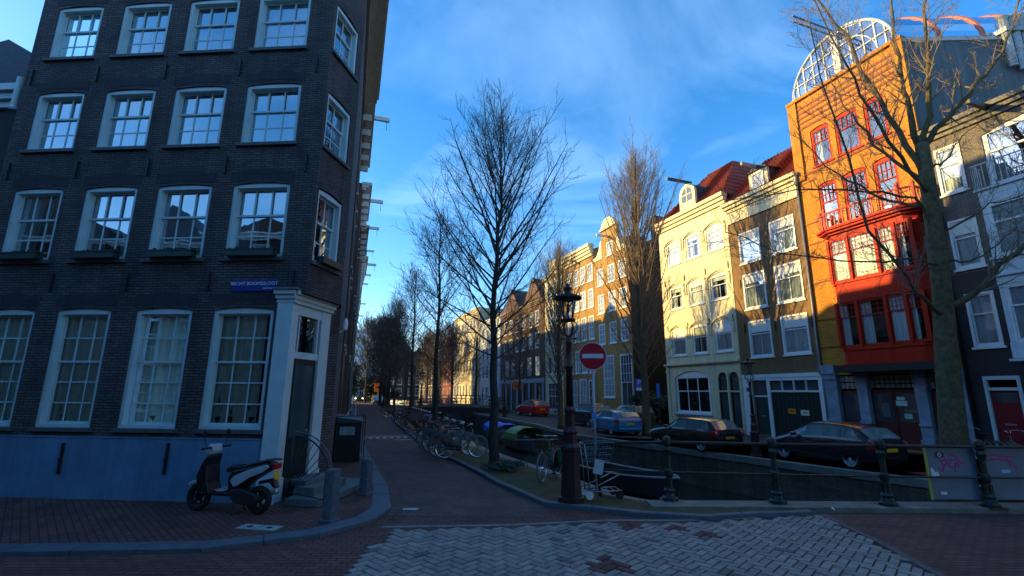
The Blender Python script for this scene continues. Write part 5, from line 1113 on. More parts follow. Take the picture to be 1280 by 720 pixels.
# big leaning tree at right
def big_tree():
    rnd = random.Random(77); B = Vector((12.9, 14.7, 0)); o = thing('large_tree', B, 90, 'huge mossy trunked bare tree leaning over the right bank before the orange building', 'tree')
    Y = 0
    def pth(pts): return [Vector((x, y, z)) for x, z, y in pts]
    trunk = pth([(.12, -.05, 0), (.22, 1, 0), (.45, 3.2, .02), (.72, 5.2, .05), (.86, 7.1, .05), (.90, 9.0, 0), (.95, 10.5, 0)])
    g = MB(); g.tube(trunk, [.50, .34, .29, .26, .24, .215, .19], 16); g.build('trunk', M_bark2, o, smooth=True)
    limbs = [
     ([(.93, 10.3, 0), (1.6, 11.2, -.2), (2.6, 12.3, -.4), (3.55, 13.3, -.5), (4.4, 14.8, -.6), (5.1, 16.6, -.6)], .125),
     ([(.95, 10.4, .1), (.95, 12.2, .3), (1.05, 13.5, .4), (1.3, 16.2, .5), (1.5, 18.6, .6)], .13),
     ([(.93, 10.3, 0), (1.25, 12.2, -.3), (1.38, 14.2, -.5), (1.64, 16.4, -.6), (1.9, 18.6, -.7)], .12),
     ([(.88, 9.2, 0), (.5, 11, .2), (-.13, 12.63, .3), (-.54, 14.56, .4), (-1.31, 16.4, .5), (-1.9, 18.2, .6)], .13),
     ([(.86, 8.6, 0), (-.4, 10.0, -.5), (-1.5, 11.8, -.8), (-2.2, 13.6, -1), (-3.0, 15.8, -1.2)], .085),
     ([(.85, 7.4, 0), (.26, 8.38, -.3), (-1.4, 8.55, -.6), (-3.35, 8.44, -.9), (-4.9, 8.2, -1.1), (-6.3, 7.9, -1.2)], .06),
     ([(.78, 6.2, 0), (-.01, 6.39, -.3), (-2.0, 6.2, -.6), (-4.72, 6.22, -1.0), (-6.6, 6.9, -1.3)], .055),
     ([(.62, 4.6, 0), (-.1, 4.9, -.3), (-.56, 5.57, -.5), (-1.95, 7.15, -.8), (-2.55, 9.68, -1.1), (-3.03, 11.67, -1.3), (-3.4, 14, -1.5)], .085),
     ([(.72, 4.9, 0), (1.3, 5.2, -.4), (2.3, 6.38, -.8), (3.0, 7.0, -1.1), (3.9, 7.6, -1.4), (5.2, 9, -1.8)], .14),
     ([(.86, 7.3, 0), (1.5, 7.6, -.3), (2.17, 8.06, -.5), (3.1, 8.3, -.8), (4.2, 8.8, -1)], .05),
     ([(.80, 6.4, 0), (1.5, 6.3, -.4), (2.3, 6.9, -.7), (2.6, 7.3, -.8)], .045),
     ([(.9, 9.6, 0), (2.0, 10.0, .5), (3.2, 11.2, .9), (4.8, 12.4, 1.4)], .06),
     ([(.9, 8.9, 0), (.1, 10.8, .8), (-.5, 13, 1.4), (-.7, 15.5, 1.8)], .08),
     ([(.88, 8.2, 0), (.2, 8.9, 1), (-.8, 10.4, 1.9), (-1.6, 12.5, 2.6)], .07)]
    c = MB()
    for pts, r_ in limbs:
        q = pth(pts); fine = [lerp_path(q, k/14)[0]+Vector((rnd.gauss(0, .035), rnd.gauss(0, .05), rnd.gauss(0, .035))) for k in range(15)]
        fine[0] = q[0]; lb = MB(); lb.tube(fine, [max(.014, r_*.85*(1-.82*(k/14)**.9)) for k in range(15)], 7); lb.build('limb', M_bark2, o, smooth=True)
        L = sum((q[i+1]-q[i]).length for i in range(len(q)-1))
        for k in range(int(L*3.8)):
            t = .2+.8*(k+rnd.random())/(L*3.8); p, d = lerp_path(fine, min(t, .99)); l = rnd.uniform(.7, 2.3)*(1-.3*t)
            z, _ = bend_path(p, side_dir(d, R(rnd.uniform(25, 60)), rnd.uniform(0, 6.28)), l, 5, rnd, .4, .14); rr_ = max(.009, r_*(1-t)*.35)
            c.tube(z, [max(.007, rr_*(1-.15*j)) for j in range(6)], 3, cap=False); twigs_on(c, z, rr_, rnd, 7, l*.5, 3, .0048, t0=.15)
    c.build('twigs', M_twig2, o)
big_tree()
# evergreen shrubs: many leaf faces on a few stems
def leafy(loc, w_, h, seed, label, col=(.03, .05, .02), n=2600, name='shrub', cat='shrub', ls=.12):
    rnd = random.Random(seed); o = thing(name, loc, 90, label, cat); s = MB()
    for k in range(7):
        a = rnd.uniform(0, 6.28); s.tube([(0, 0, 0), (math.cos(a)*w_*.25, math.sin(a)*w_*.25, h*.5), (math.cos(a)*w_*.5, math.sin(a)*w_*.5, h*.85)], [.05*h/2, .03*h/2, .01], 5)
    s.build('stems', M_bark, o); g = MB()
    cl = [(rnd.gauss(0, w_*.33), rnd.gauss(0, w_*.33), h*(.25+.65*rnd.random())) for _ in range(22)]
    for k in range(n):
        c = rnd.choice(cl); r_ = w_*.28; p = Vector((c[0]+rnd.gauss(0, r_*.6), c[1]+rnd.gauss(0, r_*.6), max(.05, c[2]+rnd.gauss(0, h*.09))))
        a = Vector((rnd.gauss(0, 1), rnd.gauss(0, 1), rnd.gauss(0, 1))).normalized(); b = a.orthogonal().normalized()*ls; a = a*ls*1.6; g.quad(p-a, p-b*.5, p+a, p+b*.5)
    g.build('foliage', mat('leaf_%d%d' % (col[0]*1000, col[1]*1000), col, .7, var=.5, vscale=2), o); return o
leafy(rp(-2.9, -.8), 1.5, 2.1, 3, 'dark shrub at the foot of the black alley wall')
leafy(rp(-1.2, -1.2), 1.2, 1.7, 4, 'low dark bush beside the cream house corner')
leafy((-33.5, 96, 0), 5, 7, 5, 'dark evergreen mass below the pale blue house', (.02, .035, .018), 4200, 'evergreen_tree', 'tree', .3)
leafy((-29.8, 104, 0), 4, 5.5, 6, 'smaller dark evergreen right of the evergreen mass', (.02, .035, .018), 3000, 'evergreen_tree', 'tree', .3)
leafy((-.1, 13.9, .07), .7, .25, 7, 'low green weeds at the foot of the tallest tree', (.03, .07, .04), 900, 'weeds', 'plant', .04)

# ============================================================ RAILING ON THE BRIDGE
o = thing('bridge_railing', (0, 0, 0), 90, 'dark green cast iron bridge railing with ornamental posts across the foreground canal', 'railing')
RP = [(3.22, 10.28), (5.28, 10.07), (7.36, 9.94), (9.28, 9.87), (11.2, 9.86), (13.2, 9.86)]
for x, y in RP:
    g = MB(); g.lathe([(.16, .09), (.16, .14), (.12, .17), (.10, .24), (.115, .28), (.075, .33), (.06, .52), (.075, .56), (.085, .6), (.085, .66), (.06, .7), (.052, .95), (.07, 1.0), (.085, 1.06), (.06, 1.12), (.09, 1.17), (.095, 1.24), (.08, 1.3), (.0, 1.35)], 12, (x, y, 0))
    for k in range(8): a = k*math.pi/4; g.box(x+.075*math.cos(a)-.008, x+.075*math.cos(a)+.008, y+.075*math.sin(a)-.008, y+.075*math.sin(a)+.008, .3, .5)
    g.box(x-.17, x+.17, y-.17, y+.17, .07, .1); g.build('post', M_post, o, smooth=False)
g = MB(); top = [(1.86, 10.55, .1), (1.82, 10.52, .9), (1.86, 10.5, 1.08), (2.0, 10.46, 1.17), (3.22, 10.28, 1.2)]+[(x, y, 1.2) for x, y in RP[1:]]
g.tube(top, .032, 8); g.build('top_rail', M_post, o, smooth=True)
g = MB(); g.tube([(1.84, 10.53, .62)]+[(x, y, .62) for x, y in RP], .02, 8); g.build('middle_rail', M_post, o, smooth=True)
# panels hung on railing
M_panel = mat('panel_grey', (.14, .185, .23), .55, var=.18, vscale=2)
M_mag = mat('magenta_spray', (.42, .02, .20), .6, var=.2)
def board(x0, x1, label, pts, extra):
    o = thing('railing_panel', (x0, 9.97, .2), 90.5, label, 'panel', 'grey panels on the bridge railing'); W_ = x1-x0
    g = MB(); g.box(0, W_, 0, .02, 0, .97); g.build('sheet', M_panel, o, bevel=.003)
    g = MB(); g.box(-.03, 0, -.008, .03, -.01, .98); g.build('edge_strip', mat('yellow_edge', (.5, .42, .05), .5), o) if extra else None
    for k, path in enumerate(pts):
        g = MB(); g.tube([(x*W_, -.001, z) for x, z in path], .018, 6); g.v = [(a, -.001+(b+.001)*.12, c) for a, b, c in g.v]; g.build('graffiti', M_mag, o)
    if extra:
        g = MB(); g.box(.17, .34, -.006, -.001, .78, .88); g.build('sticker', M_black, o); g = MB(); g.torus((.255, -.008, .83), .03, .009, 'y', 16, 5); g.build('sticker_ring', M_white, o)
        g = MB(); g.prism([(.04, .42), (.2, .44), (.17, .51), (.12, .5), (.08, .58), (.04, .57)], 'y', -.006, -.001); g.build('sticker', M_white, o)
        g = MB(); g.box(.16, .28, -.005, -.001, .09, .14); g.build('sticker', M_white, o)
    else:
        g = MB(); g.box(.38, .55, -.005, -.001, .5, .56); g.build('sticker', mat('pale_blue_notice', (.3, .5, .7)), o)
board(8.28, 9.22, 'grey panel with magenta graffiti and stickers, yellow left edge, tied to the bridge railing', [[(.25, .8), (.32, .62), (.38, .78), (.44, .6), (.5, .75)], [(.28, .55), (.4, .68), (.52, .58), (.6, .7), (.55, .5)], [(.45, .85), (.62, .8), (.7, .66), (.78, .7)], [(.3, .72), (.6, .74), (.66, .6)], [(.2, .6), (.3, .5), (.34, .66)]], True)
board(9.34, 10.6, 'grey panel with faint magenta scrawl at the right end of the bridge railing', [[(.02, .8), (.2, .84), (.4, .8), (.55, .82)], [(.05, .72), (.3, .76), (.5, .7)], [(.42, .78), (.46, .6), (.5, .7), (.55, .58)]], False)

# ============================================================ LAMP POSTS
M_lred = mat('oxblood_iron', (.032, .009, .012), .4, var=.3, vscale=10, bump=.15)
G_lamp = glassm('lantern_glass', .12, (.9, .92, .9), .05)
def lamp(loc, label, sc=1, red=True):
    o = thing('street_lamp', loc, 100, label, 'street lamp', 'crown topped street lamps'); mm = M_lred if red else M_iron
    g = MB(); g.lathe([(.27, 0), (.27, .1), (.22, .12), (.21, .3), (.19, .5), (.185, .95), (.21, 1.0), (.21, 1.05), (.15, 1.12), (.14, 1.3), (.16, 1.34), (.11, 1.45), (.1, 1.7), (.125, 1.74), (.125, 1.78), (.08, 1.84)], 8, ph=.5); g.build('base', mm, o)
    g = MB(); g.lathe([(.075, 1.84), (.062, 2.6), (.085, 2.63), (.085, 2.68), (.058, 2.72), (.052, 3.12), (.075, 3.15), (.06, 3.2), (.04, 3.3)], 14); g.build('column', mm, o, smooth=True)
    g = MB()
    for s in (-1, 1): g.tube([(0, 0, 3.24), (s*.14, 0, 3.24)], .016, 6); g.lathe([(0, -.03), (.028, -.012), (.028, .012), (0, .03)], 8, (s*.15, 0, 3.24))
    g.build('ladder_bar', mm, o)
    g = MB()
    for k in range(6):
        a = k*math.pi/3; ca_, sa_ = math.cos(a), math.sin(a); g.tube([(r*ca_, r*sa_, z) for r, z in ((.03, 3.28), (.12, 3.35), (.185, 3.45), (.19, 3.52), (.14, 3.6), (.11, 3.62))], .014, 5)
    g.torus((0, 0, 3.63), .125, .022, 'z', 18, 6); g.lathe([(.16, 3.625), (.16, 3.66), (.1, 3.68)], 12); g.build('crown_bracket', mm, o, smooth=True)
    g = MB(); g.lathe([(.10, 3.68), (.13, 3.85), (.165, 4.08)], 8, cap=False); gl = g.build('lantern', G_lamp, o)
    g = MB()
    for k in range(8): a = k*math.pi/4; g.tube([(.107*math.cos(a), .107*math.sin(a), 3.68), (.167*math.cos(a), .167*math.sin(a), 4.08)], .007, 4)
    g.torus((0, 0, 4.08), .17, .012, 'z', 16, 5); g.lathe([(.02, 3.68), (.02, 3.85), (.035, 3.87), (.03, 3.98), (0, 4.0)], 8); g.build('lantern_frame', M_iron, o)
    g = MB(); g.lathe([(.17, 4.085), (.29, 4.09), (.305, 4.12), (.29, 4.15), (.2, 4.18), (.12, 4.21), (.07, 4.23), (.07, 4.31), (.10, 4.32), (.09, 4.35), (.03, 4.39), (.03, 4.43), (0, 4.46)], 16)
    for k in range(16): a = k*math.pi/8; g.lathe([(0, 4.13), (.012, 4.16), (0, 4.2)], 5, (.29*math.cos(a), .29*math.sin(a), 0))
    g.build('hood', M_iron, o)
    if sc != 1: o.scale = (sc,)*3
    return o
L0 = lamp((1.21, 10.12, .07), 'dark red cast iron crown lantern lamp post in the foreground')
copy_tree(L0, (8.72, 17.75, 0), 70, 'crown lantern lamp post between the two nearest dark cars', scale=(.8, .8, .8))
copy_tree(L0, (-.6, 44.2, 0), 70, 'distant crown lantern lamp post on the right bank past the red car', scale=.85)
copy_tree(L0, (-5.6, 30.3, 0), 70, 'distant crown lantern lamp post on the left bank', scale=.8)
# ============================================================ SIGNS
o = thing('no_entry_sign', (1.86, 11.0, .07), 98, 'round red no entry sign with white bar on a grey pole beside the lamp post', 'road sign')
g = MB(); g.tube([(0, 0, 0), (0, 0, 3.1)], .03, 10); g.build('pole', mat('galvanised', (.38, .42, .44), .45, metal=.5), o, smooth=True)
def disc(r_, y0, y1, m, nm, par, z=2.94, n=40): g = MB(); g.lathe([(0.0001, y0), (r_, y0), (r_, y1), (.0001, y1)], n, (0, 0, z), 'y'); return g.build(nm, m, par)
bd = disc(.315, -.045, -.033, mat('sign_rim_white', (.7, .7, .7), .4), 'sign_plate', o); disc(.30, -.0485, -.0455, mat('sign_red', (.55, .012, .03), .35, var=.08), 'red_face', bd)
g = MB(); g.box(-.24, .24, -.052, -.049, 2.89, 2.99); g.build('white_bar', mat('sign_bar', (.62, .68, .72), .4), bd)
disc(.318, -.0325, -.025, mat('galvanised', (.4, .4, .4)), 'backing', o)
g = MB(); g.box(-.06, .06, -.045, -.032, 1.55, 1.68); g.build('blue_sticker', mat('sticker_blue', (.1, .25, .6), .5), o)
def osign(loc, label, w_, h, z, round_=False):
    o = thing('warning_sign', loc, 92, label, 'road sign', 'orange temporary road signs'); g = MB(); g.tube([(0, 0, 0), (0, 0, z+h)], .05, 6); g.build('pole', mat('galvanised', (.4, .4, .4)), o)
    g = MB(); g.box(-w_/2, w_/2, -.08, -.051, z, z+h); g.build('panel', mat('sign_orange', (.85, .17, .01), .5, var=.05), o, bevel=.04)
    g = MB(); g.prism([(-w_*.3, z+h*.42), (w_*.05, z+h*.42), (w_*.05, z+h*.25), (w_*.35, z+h*.5), (w_*.05, z+h*.75), (w_*.05, z+h*.58), (-w_*.3, z+h*.58)], 'y', -.09, -.081); g.build('arrow', M_black, o)
osign((.75, 57, 0), 'orange arrow sign on a pole above the red car on the right bank', 1.15, .95, 2.4)
osign((-24.6, 90, 0), 'orange sign at the end of the left hand street beside the parked cars', 1.5, 1.6, 2.0)
for i, (x, y, z, w_, h, lab) in enumerate([(8.0, 30.4, 2.3, .45, .75, 'blue parking sign on the black alley wall side, left one'), (8.9, 29.5, 1.9, .2, .85, 'narrow blue sign on a pole, right of the parking sign')]):
    o = thing('parking_sign', (x, y, 0), 95, lab, 'road sign'); g = MB(); g.tube([(0, .03, 0), (0, .03, z+h)], .025, 6); g.build('pole', mat('dark_pipe', (.03, .03, .03)), o)
    g = MB(); g.box(-w_/2, w_/2, -.02, 0, z, z+h); g.build('plate', mat('parking_blue', (.03, .16, .62), .4, var=.05), o)
    if i == 0: text_obj('letter', 'P', .4, sw, o, Matrix.Translation((0, -.024, z+h*.68)) @ WALLTXT); g = MB(); g.box(-w_/2+.03, w_/2-.03, -.025, -.021, z+.04, z+.2); g.build('subplate', sw, o)
# ============================================================ CARS
G_car = opaque_glass('car_glass', (.13, .20, .20), .03)  # pale base colour stands in for sky mirrored and seen through
M_plate = mat('yellow_plate', (.75, .42, .02), .5, var=0)
M_tail = mat('tail_light_red', (.45, .01, .012), .15, var=0)
M_head = mat('headlight_lens', (.5, .52, .53), .1, var=.1)
M_rim = mat('alloy_rim', (.55, .57, .60), .35, metal=.2, var=0)
def interp(tab, x):
    for (a, b), (c, d) in zip(tab, tab[1:]):
        if x <= c: return b+(d-b)*(x-a)/(c-a) if c > a else d
    return tab[-1][1]
def car(loc, head, label, paint, L=4.2, W=1.76, H=1.47, kind='hatch', sc=.87, group='cars parked along the right bank', lights=False, spokes=10):
    o = thing('parked_car', loc, head, label, 'car', group); o.scale = (sc,)*3
    hl = L/2; wb = L*.305
    if kind == 'hatch':
        belt = [(-hl, .82), (-hl+.08, .92), (-.8, .95), (.9, .90), (hl-.35, .72), (hl, .52)]
        roof = [(-hl, .80), (-hl+.06, .98), (-hl+.5, H-.12), (-hl+.85, H-.03), (-.35, H), (.25, H-.04), (1.15, .93), (hl-.35, .76), (hl, .52)]
        win = [(-hl+.42, .0), (-.95, 0)]; ws = (.28, 1.08); rw = (-hl+.1, -hl+.46); sw_ = (-hl+.55, .95)
    elif kind == 'wagon':
        belt = [(-hl, .80), (-hl+.06, .90), (-.8, .93), (.8, .90), (hl-.4, .74), (hl, .52)]
        roof = [(-hl, .78), (-hl+.05, .95), (-hl+.38, H-.08), (-hl+.75, H-.01), (-.3, H), (.15, H-.04), (1.0, .93), (hl-.4, .78), (hl, .52)]
        ws = (.18, .94); rw = (-hl+.08, -hl+.36); sw_ = (-hl+.42, .85)
    else:
        belt = [(-hl, .95), (-hl+.06, 1.05), (0, 1.08), (1.0, 1.04), (hl-.3, .9), (hl, .6)]
        roof = [(-hl, .95), (-hl+.05, 1.1), (-hl+.25, H-.08), (-hl+.5, H), (-.2, H), (.2, H-.03), (.95, 1.08), (hl-.3, .93), (hl, .6)]
        ws = (.24, .9); rw = (-hl+.07, -hl+.24); sw_ = (-hl+.32, .8)
    w = W/2
    def taper(x):
        t = abs(x)/hl; return 1-.0*t-.14*max(0, (t-.72)/.28)**2
    NV = 9
    def S(x, v, off=0):
        tp = taper(x); bl = interp(belt, x); tpz = max(interp(roof, x), bl+.012); h = tpz-bl
        endk = max(0, (abs(x)/hl-.9)/.1)
        wr = w*.93-.30*h*1.05
        pts = [(0, .19+.08*endk), (w*.86, .19+.08*endk), (w*.965, .27+.06*endk), (w, .52), (w*.985, bl-.06), (w*.94, bl), (wr, tpz-.045*min(1, h*5)), (wr*.82, tpz-.008), (0, tpz+.02*min(1, h*5))]
        i = min(int(v), NV-2); f = v-i; a, b = pts[i], pts[i+1]; y = (a[0]+(b[0]-a[0])*f)*tp; z = a[1]+(b[1]-a[1])*f
        return Vector((x, y, z))
    xs = sorted(set([-hl, -hl+.03, -hl+.08, -hl+.2, -hl+.36, -hl+.5, -hl+.7, -1.0, -.7, -.35, 0, .15, .3, .5, .7, .9, 1.05, 1.2, hl-.6, hl-.4, hl-.25, hl-.12, hl-.04, hl]))
    g = MB()
    for s in (1, -1):
        vs_ = [S(x, v) for x in xs for v in range(NV)]
        vs_ = [(p.x, p.y*s, p.z) for p in vs_]
        g.add(vs_, [(i*NV+j, i*NV+j+1, (i+1)*NV+j+1, (i+1)*NV+j) for i in range(len(xs)-1) for j in range(NV-1)])
        
    n0 = len(xs)
    for e in (0, n0-1):
        ring = [S(xs[e], v) for v in range(NV)]; g.add([(p.x, p.y, p.z) for p in ring]+[(p.x, -p.y, p.z) for p in ring], [tuple(range(NV))+tuple(range(2*NV-1, NV-1, -1))])
    pm = mat('paint_%d_%d_%d' % tuple(int(c*1000) for c in paint), paint, .25, var=.02, coat=.8, spec=.5)
    body = g.build('body', pm, o)
    me = body.data; bm = bmesh.new(); bm.from_mesh(me); bmesh.ops.remove_doubles(bm, verts=bm.verts, dist=.002); bmesh.ops.recalc_face_normals(bm, faces=bm.faces); bm.to_mesh(me); bm.free()
    # wheel arches cut
    cut = MB()
    for x in (-wb, wb+.03): cut.lathe([(.36, -w-.2), (.36, w+.2)], 28, (x, 0, .33), 'y')
    co_ = cut.build('cut', pm); md = body.modifiers.new('c', 'BOOLEAN'); md.object = co_; md.operation = 'DIFFERENCE'; md.solver = 'EXACT'
    dg = bpy.context.evaluated_depsgraph_get(); nm = bpy.data.meshes.new_from_object(body.evaluated_get(dg)); body.modifiers.clear(); body.data = nm; nm.name = 'body'
    bpy.data.objects.remove(co_)
    smooth_by_angle(body, 32)
    wl = MB()
    for x in (-wb, wb+.03): wl.lathe([(.352, -w*.93), (.352, w*.93)], 24, (x, 0, .33), 'y')
    # dark inner arch (open tube, no caps shown): inset under body
    wl2 = MB(); wl2.box(-hl+.15, hl-.2, -w*.55, w*.55, .17, .5); wl2.build('underbody', M_black, o)
    # windows follow body surface, 4 mm proud
    def patch(x0, x1, v0, v1, s, nx=6, nv=3, fx=None):
        vs_ = []
        for i in range(nx+1):
            for j in range(nv+1):
                x = x0+(x1-x0)*i/nx; v = v0+(v1-v0)*j/nv; 
                if fx: x = fx(x, v)
                p = S(x, v); q1 = S(x+.01, v)-S(x-.01, v); q2 = S(x, min(v+.02, 7.99))-S(x, v-.02); n_ = q1.cross(q2)
                if n_.length > 0: n_.normalize()
                if n_.y < 0 and v < 6.5 or n_.z < 0: n_ = -n_
                p = p+n_*.006; vs_.append((p.x, p.y*s, p.z))
        return vs_, [(i*(nv+1)+j, i*(nv+1)+j+1, (i+1)*(nv+1)+j+1, (i+1)*(nv+1)+j) for i in range(nx) for j in range(nv)]
    for s in (1, -1):
        a, b = sw_; mid = a+(b-a)*.50; q = a+(b-a)*.2
        for u0, u1 in ((a, q-.03), (q, mid-.025), (mid+.025, b)) if kind != 'x' else ():
            if u1-u0 < .15: continue
            def clampx(x, v): 
                # follow sloping pillars: pull window inside where the roof line is low
                k = (v-5.1)/.8
                if u1 == b: x = min(x, b-.02-(b-ws[0]-.05)*max(0, k)*.95)
                if u0 == a: x = max(x, a+.18*k)
                return x
            m_ = MB(); m_.add(*patch(u0, u1, 5.12, 5.88, s, 6, 4, clampx)); m_.build('side_window', G_car, o, smooth=True)
    for nm_, (u0, u1) in (('windscreen', ws), ('rear_window', rw)):
        m_ = MB()
        for s in (1, -1): m_.add(*patch(u0, u1, 6.12, 8, s, 5, 4))
        m_.build(nm_, G_car, o, smooth=True)
    # lights, plates, mirrors, handles, wheels
    for s in (1, -1):
        m_ = MB(); m_.prism([(-hl+.28, .72), (-hl-.01, .70), (-hl-.01, .86), (-hl+.10, .95), (-hl+.30, .84)], 'y', s*w*.80, s*w*.965); m_.build('tail_light', M_tail, o, bevel=.02)
        m_ = MB(); m_.prism([(hl-.42, .66), (hl-.12, .56), (hl-.05, .60), (hl-.2, .71), (hl-.48, .76)], 'y', s*w*.62, s*w*.93); m_.build('headlight', mat('lit_headlamp', (1, .85, .35), .3, emit=3, var=0) if lights else M_head, o, bevel=.02)
        m_ = MB(); m_.box(.62, .78, s*w*1.0, s*(w*1.0+.16), .93, 1.05); m_.build('wing_mirror', pm, o, bevel=.03)
        for x in (-.45, .4): m_ = MB(); m_.box(x-.3, x-.14, s*(w*.985), s*(w*.985+.03), .80, .83); m_.build('door_handle', pm, o)
        m_ = MB(); m_.box(-wb+.42, wb-.38, s*w*.9, s*(w*.985), .2, .25); m_.build('sill_trim', M_black, o)
    m_ = MB(); m_.box(-hl-.02, -hl+.02, -.26, .26, .60, .71); m_.build('number_plate', M_plate, o)
    m_ = MB(); m_.box(hl-.05, hl+.01, -.26, .26, .36, .47); m_.build('number_plate', M_plate, o)
    m_ = MB(); m_.box(-hl-.03, -hl+.12, -w*.8, w*.8, .30, .44); m_.build('bumper', pm, o, bevel=.03)
    m_ = MB(); m_.box(hl-.12, hl+.0, -w*.45, w*.45, .48, .56); m_.build('grille', M_black, o)
    dl = MB()
    for s in (1, -1):
        for x in (-.72, .12, 1.0):
            pts = [S(x, v)+Vector((0, .002, 0)) for v in (2.2, 3, 3.6, 4, 4.6, 5)]; dl.tube([(p.x, p.y*s, p.z) for p in pts], .004, 4)
    dl.build('door_seams', M_black, o)
    for x in (-wb, wb+.03):
        for s in (1, -1):
            ty = MB(); ty.lathe([(.235, -.09), (.30, -.10), (.322, -.07), (.325, 0), (.322, .07), (.30, .10), (.235, .09)], 28, (0, 0, 0), 'y', cap=False); wo = ty.build('wheel', M_rubber, o, smooth=True); wo.location = (x, s*(w-.11), .325)
            rm = MB(); rm.lathe([(.225, s*.085), (.235, s*.09), (.238, s*.06), (.22, s*.04)], 28, (0, 0, 0), 'y', cap=False)
            for k in range(spokes):
                a = k*2*math.pi/spokes; t = Matrix.Rotation(a, 4, 'Y'); q = MB(); q.box(-.014, .014, min(s*.055, s*.08), max(s*.055, s*.08), .03, .23); q.xf(t); rm.add(q.v, q.f)
            rm.lathe([(.05, s*.05), (.055, s*.088), (.0001, s*.095)], 12, (0, 0, 0), 'y'); rm.build('rim', M_rim, wo)
            dk = MB(); dk.lathe([(.22, s*.03), (.0001, s*.031)], 20, (0, 0, 0), 'y'); dk.build('brake', M_black, wo)
    return o
CH = -20.5
C1 = car((10.55, 16.42, .005), CH+1, 'black hatchback with silver multi-spoke rims parked behind the bridge railing', (.008, .009, .014), L=4.2, kind='hatch', sc=.9, spokes=14)
car((7.45, 20.4, .005), CH-3, 'black estate car parked in front of the cream house', (.008, .012, .011), L=4.5, H=1.43, kind='wagon', sc=.86)
car((5.75, 27.4, .005), CH+6, 'teal blue hatchback parked in the middle of the row', (.0, .20, .36), L=4.0, H=1.43, kind='hatch', sc=.9)
car((5.3, 33.4, .005), CH, 'black car with tall roof parked behind the crown topped lamp post', (.01, .011, .012), L=4.3, H=1.65, kind='suv', sc=.9)
car((7.6, 31.4, .005), CH+4, 'dark green car half hidden behind the teal hatchback', (.02, .04, .02), L=4.0, H=1.6, kind='suv', sc=.9)
car((2.0, 46.5, .005), CH-6, 'bright red hatchback parked by the orange arrow sign', (.52, .012, .01), L=3.9, H=1.5, kind='hatch', sc=1.0)
for i, (x, y, c, lb) in enumerate([(-22.6, 83, (.10, .16, .17), 'grey-green car nearest in the distant row on the left bank'), (-24.2, 88, (.03, .07, .06), 'dark green car second in the distant row on the left bank'), (-25.9, 94, (.12, .16, .18), 'silver car last in the distant row on the left bank')]):
    car((x, y, .01), 160, lb, c, L=4.2, kind='wagon' if i else 'hatch', sc=1, group='cars parked at the far end of the left bank')
car((-32.2, 103, .01), 158, 'distant car with lit yellow headlights coming down the street', (.02, .02, .02), sc=1.0, group=None, lights=True)

# ============================================================ SCOOTER
o = thing('motor_scooter', (-5.06, 9.16, .062), 281, 'silver and black motor scooter parked on its stand against the blue-grey plinth', 'scooter')
M_silver = mat('silver_plastic', (.42, .47, .50), .25, var=.04, coat=.6); M_bplast = mat('black_plastic', (.006, .007, .009), .45, var=.1)
def wheel(x, nm):
    g = MB(); g.torus((0, 0, 0), .185, .055, 'y', 26, 8); w_ = g.build(nm, M_rubber, o, smooth=True); w_.location = (x, 0, .24)
    g = MB(); g.torus((0, 0, 0), .14, .018, 'y', 22, 5)
    for k in range(5): q = MB(); q.box(-.016, .016, -.02, .02, .02, .14); q.xf(Matrix.Rotation(k*2*math.pi/5, 4, 'Y')); g.add(q.v, q.f)
    g.lathe([(.045, -.05), (.045, .05)], 10, (0, 0, 0), 'y'); g.build('rim', M_bplast, w_)
wheel(.62, 'front_wheel'); wheel(-.62, 'rear_wheel')
def shell_p(pts, hw, m, nm, bevel=.02, taper=None):
    g = MB(); g.prism(pts, 'y', -hw, hw); return g.build(nm, m, o, bevel=bevel)
shell_p([(.86, .44), (.80, .50), (.66, .55), (.52, .54), (.44, .48), (.50, .46), (.64, .47), (.78, .42)], .07, M_silver, 'front_fender', .025)
g = MB(); g.tube([(.62, -.075, .24), (.52, -.075, .55)], .022, 8); g.tube([(.62, .075, .24), (.52, .075, .55)], .022, 8); g.build('fork', M_bplast, o)
shell_p([(.56, .46), (.60, .62), (.50, .86), (.42, .98), (.36, .98), (.40, .80), (.36, .50), (.28, .33), (.36, .30), (.48, .38)], .17, M_bplast, 'leg_shield', .05)
shell_p([(.585, .62), (.60, .66), (.50, .88), (.46, .88), (.50, .78), (.545, .62)], .12, M_silver, 'front_panel', .02)
shell_p([(.44, .97), (.52, 1.0), (.54, 1.06), (.44, 1.17), (.36, 1.16), (.34, 1.04), (.38, .98)], .115, M_silver, 'handlebar_cowl', .04)
g = MB(); g.lathe([(.0001, .56), (.05, .555), (.07, .52)], 12, (0, 0, 1.06), 'x'); g.build('headlight', M_head, o)
g = MB(); g.tube([(.38, -.34, 1.10), (.40, -.2, 1.10), (.40, .2, 1.10), (.38, .34, 1.10)], .018, 8); g.build('handlebar', M_bplast, o)
for s in (-1, 1):
    g = MB(); g.tube([(.40, s*.22, 1.1), (.42, s*.27, 1.3)], .007, 5); g.lathe([(.0001, -.012), (.05, -.01), (.06, 0), (.05, .012), (.0001, .014)], 12, (.42, s*.28, 1.35), 'x'); g.build('mirror', M_bplast, o)
    g = MB(); g.tube([(.44, s*.2, 1.1), (.47, s*.3, 1.09)], .008, 5); g.build('brake_lever', M_chrome, o)
shell_p([(.36, .30), (.36, .36), (-.14, .37), (-.2, .3)], .15, M_bplast, 'floorboard', .015)
shell_p([(.1, .375), (.2, .40), (.05, .40), (.0, .385)], .155, M_silver, 'floor_trim', .005)
shell_p([(-.06, .36), (-.02, .62), (-.10, .74), (-.42, .80), (-.78, .88), (-.88, .86), (-.80, .74), (-.52, .58), (-.30, .42), (-.2, .34)], .13, M_bplast, 'rear_body', .04)
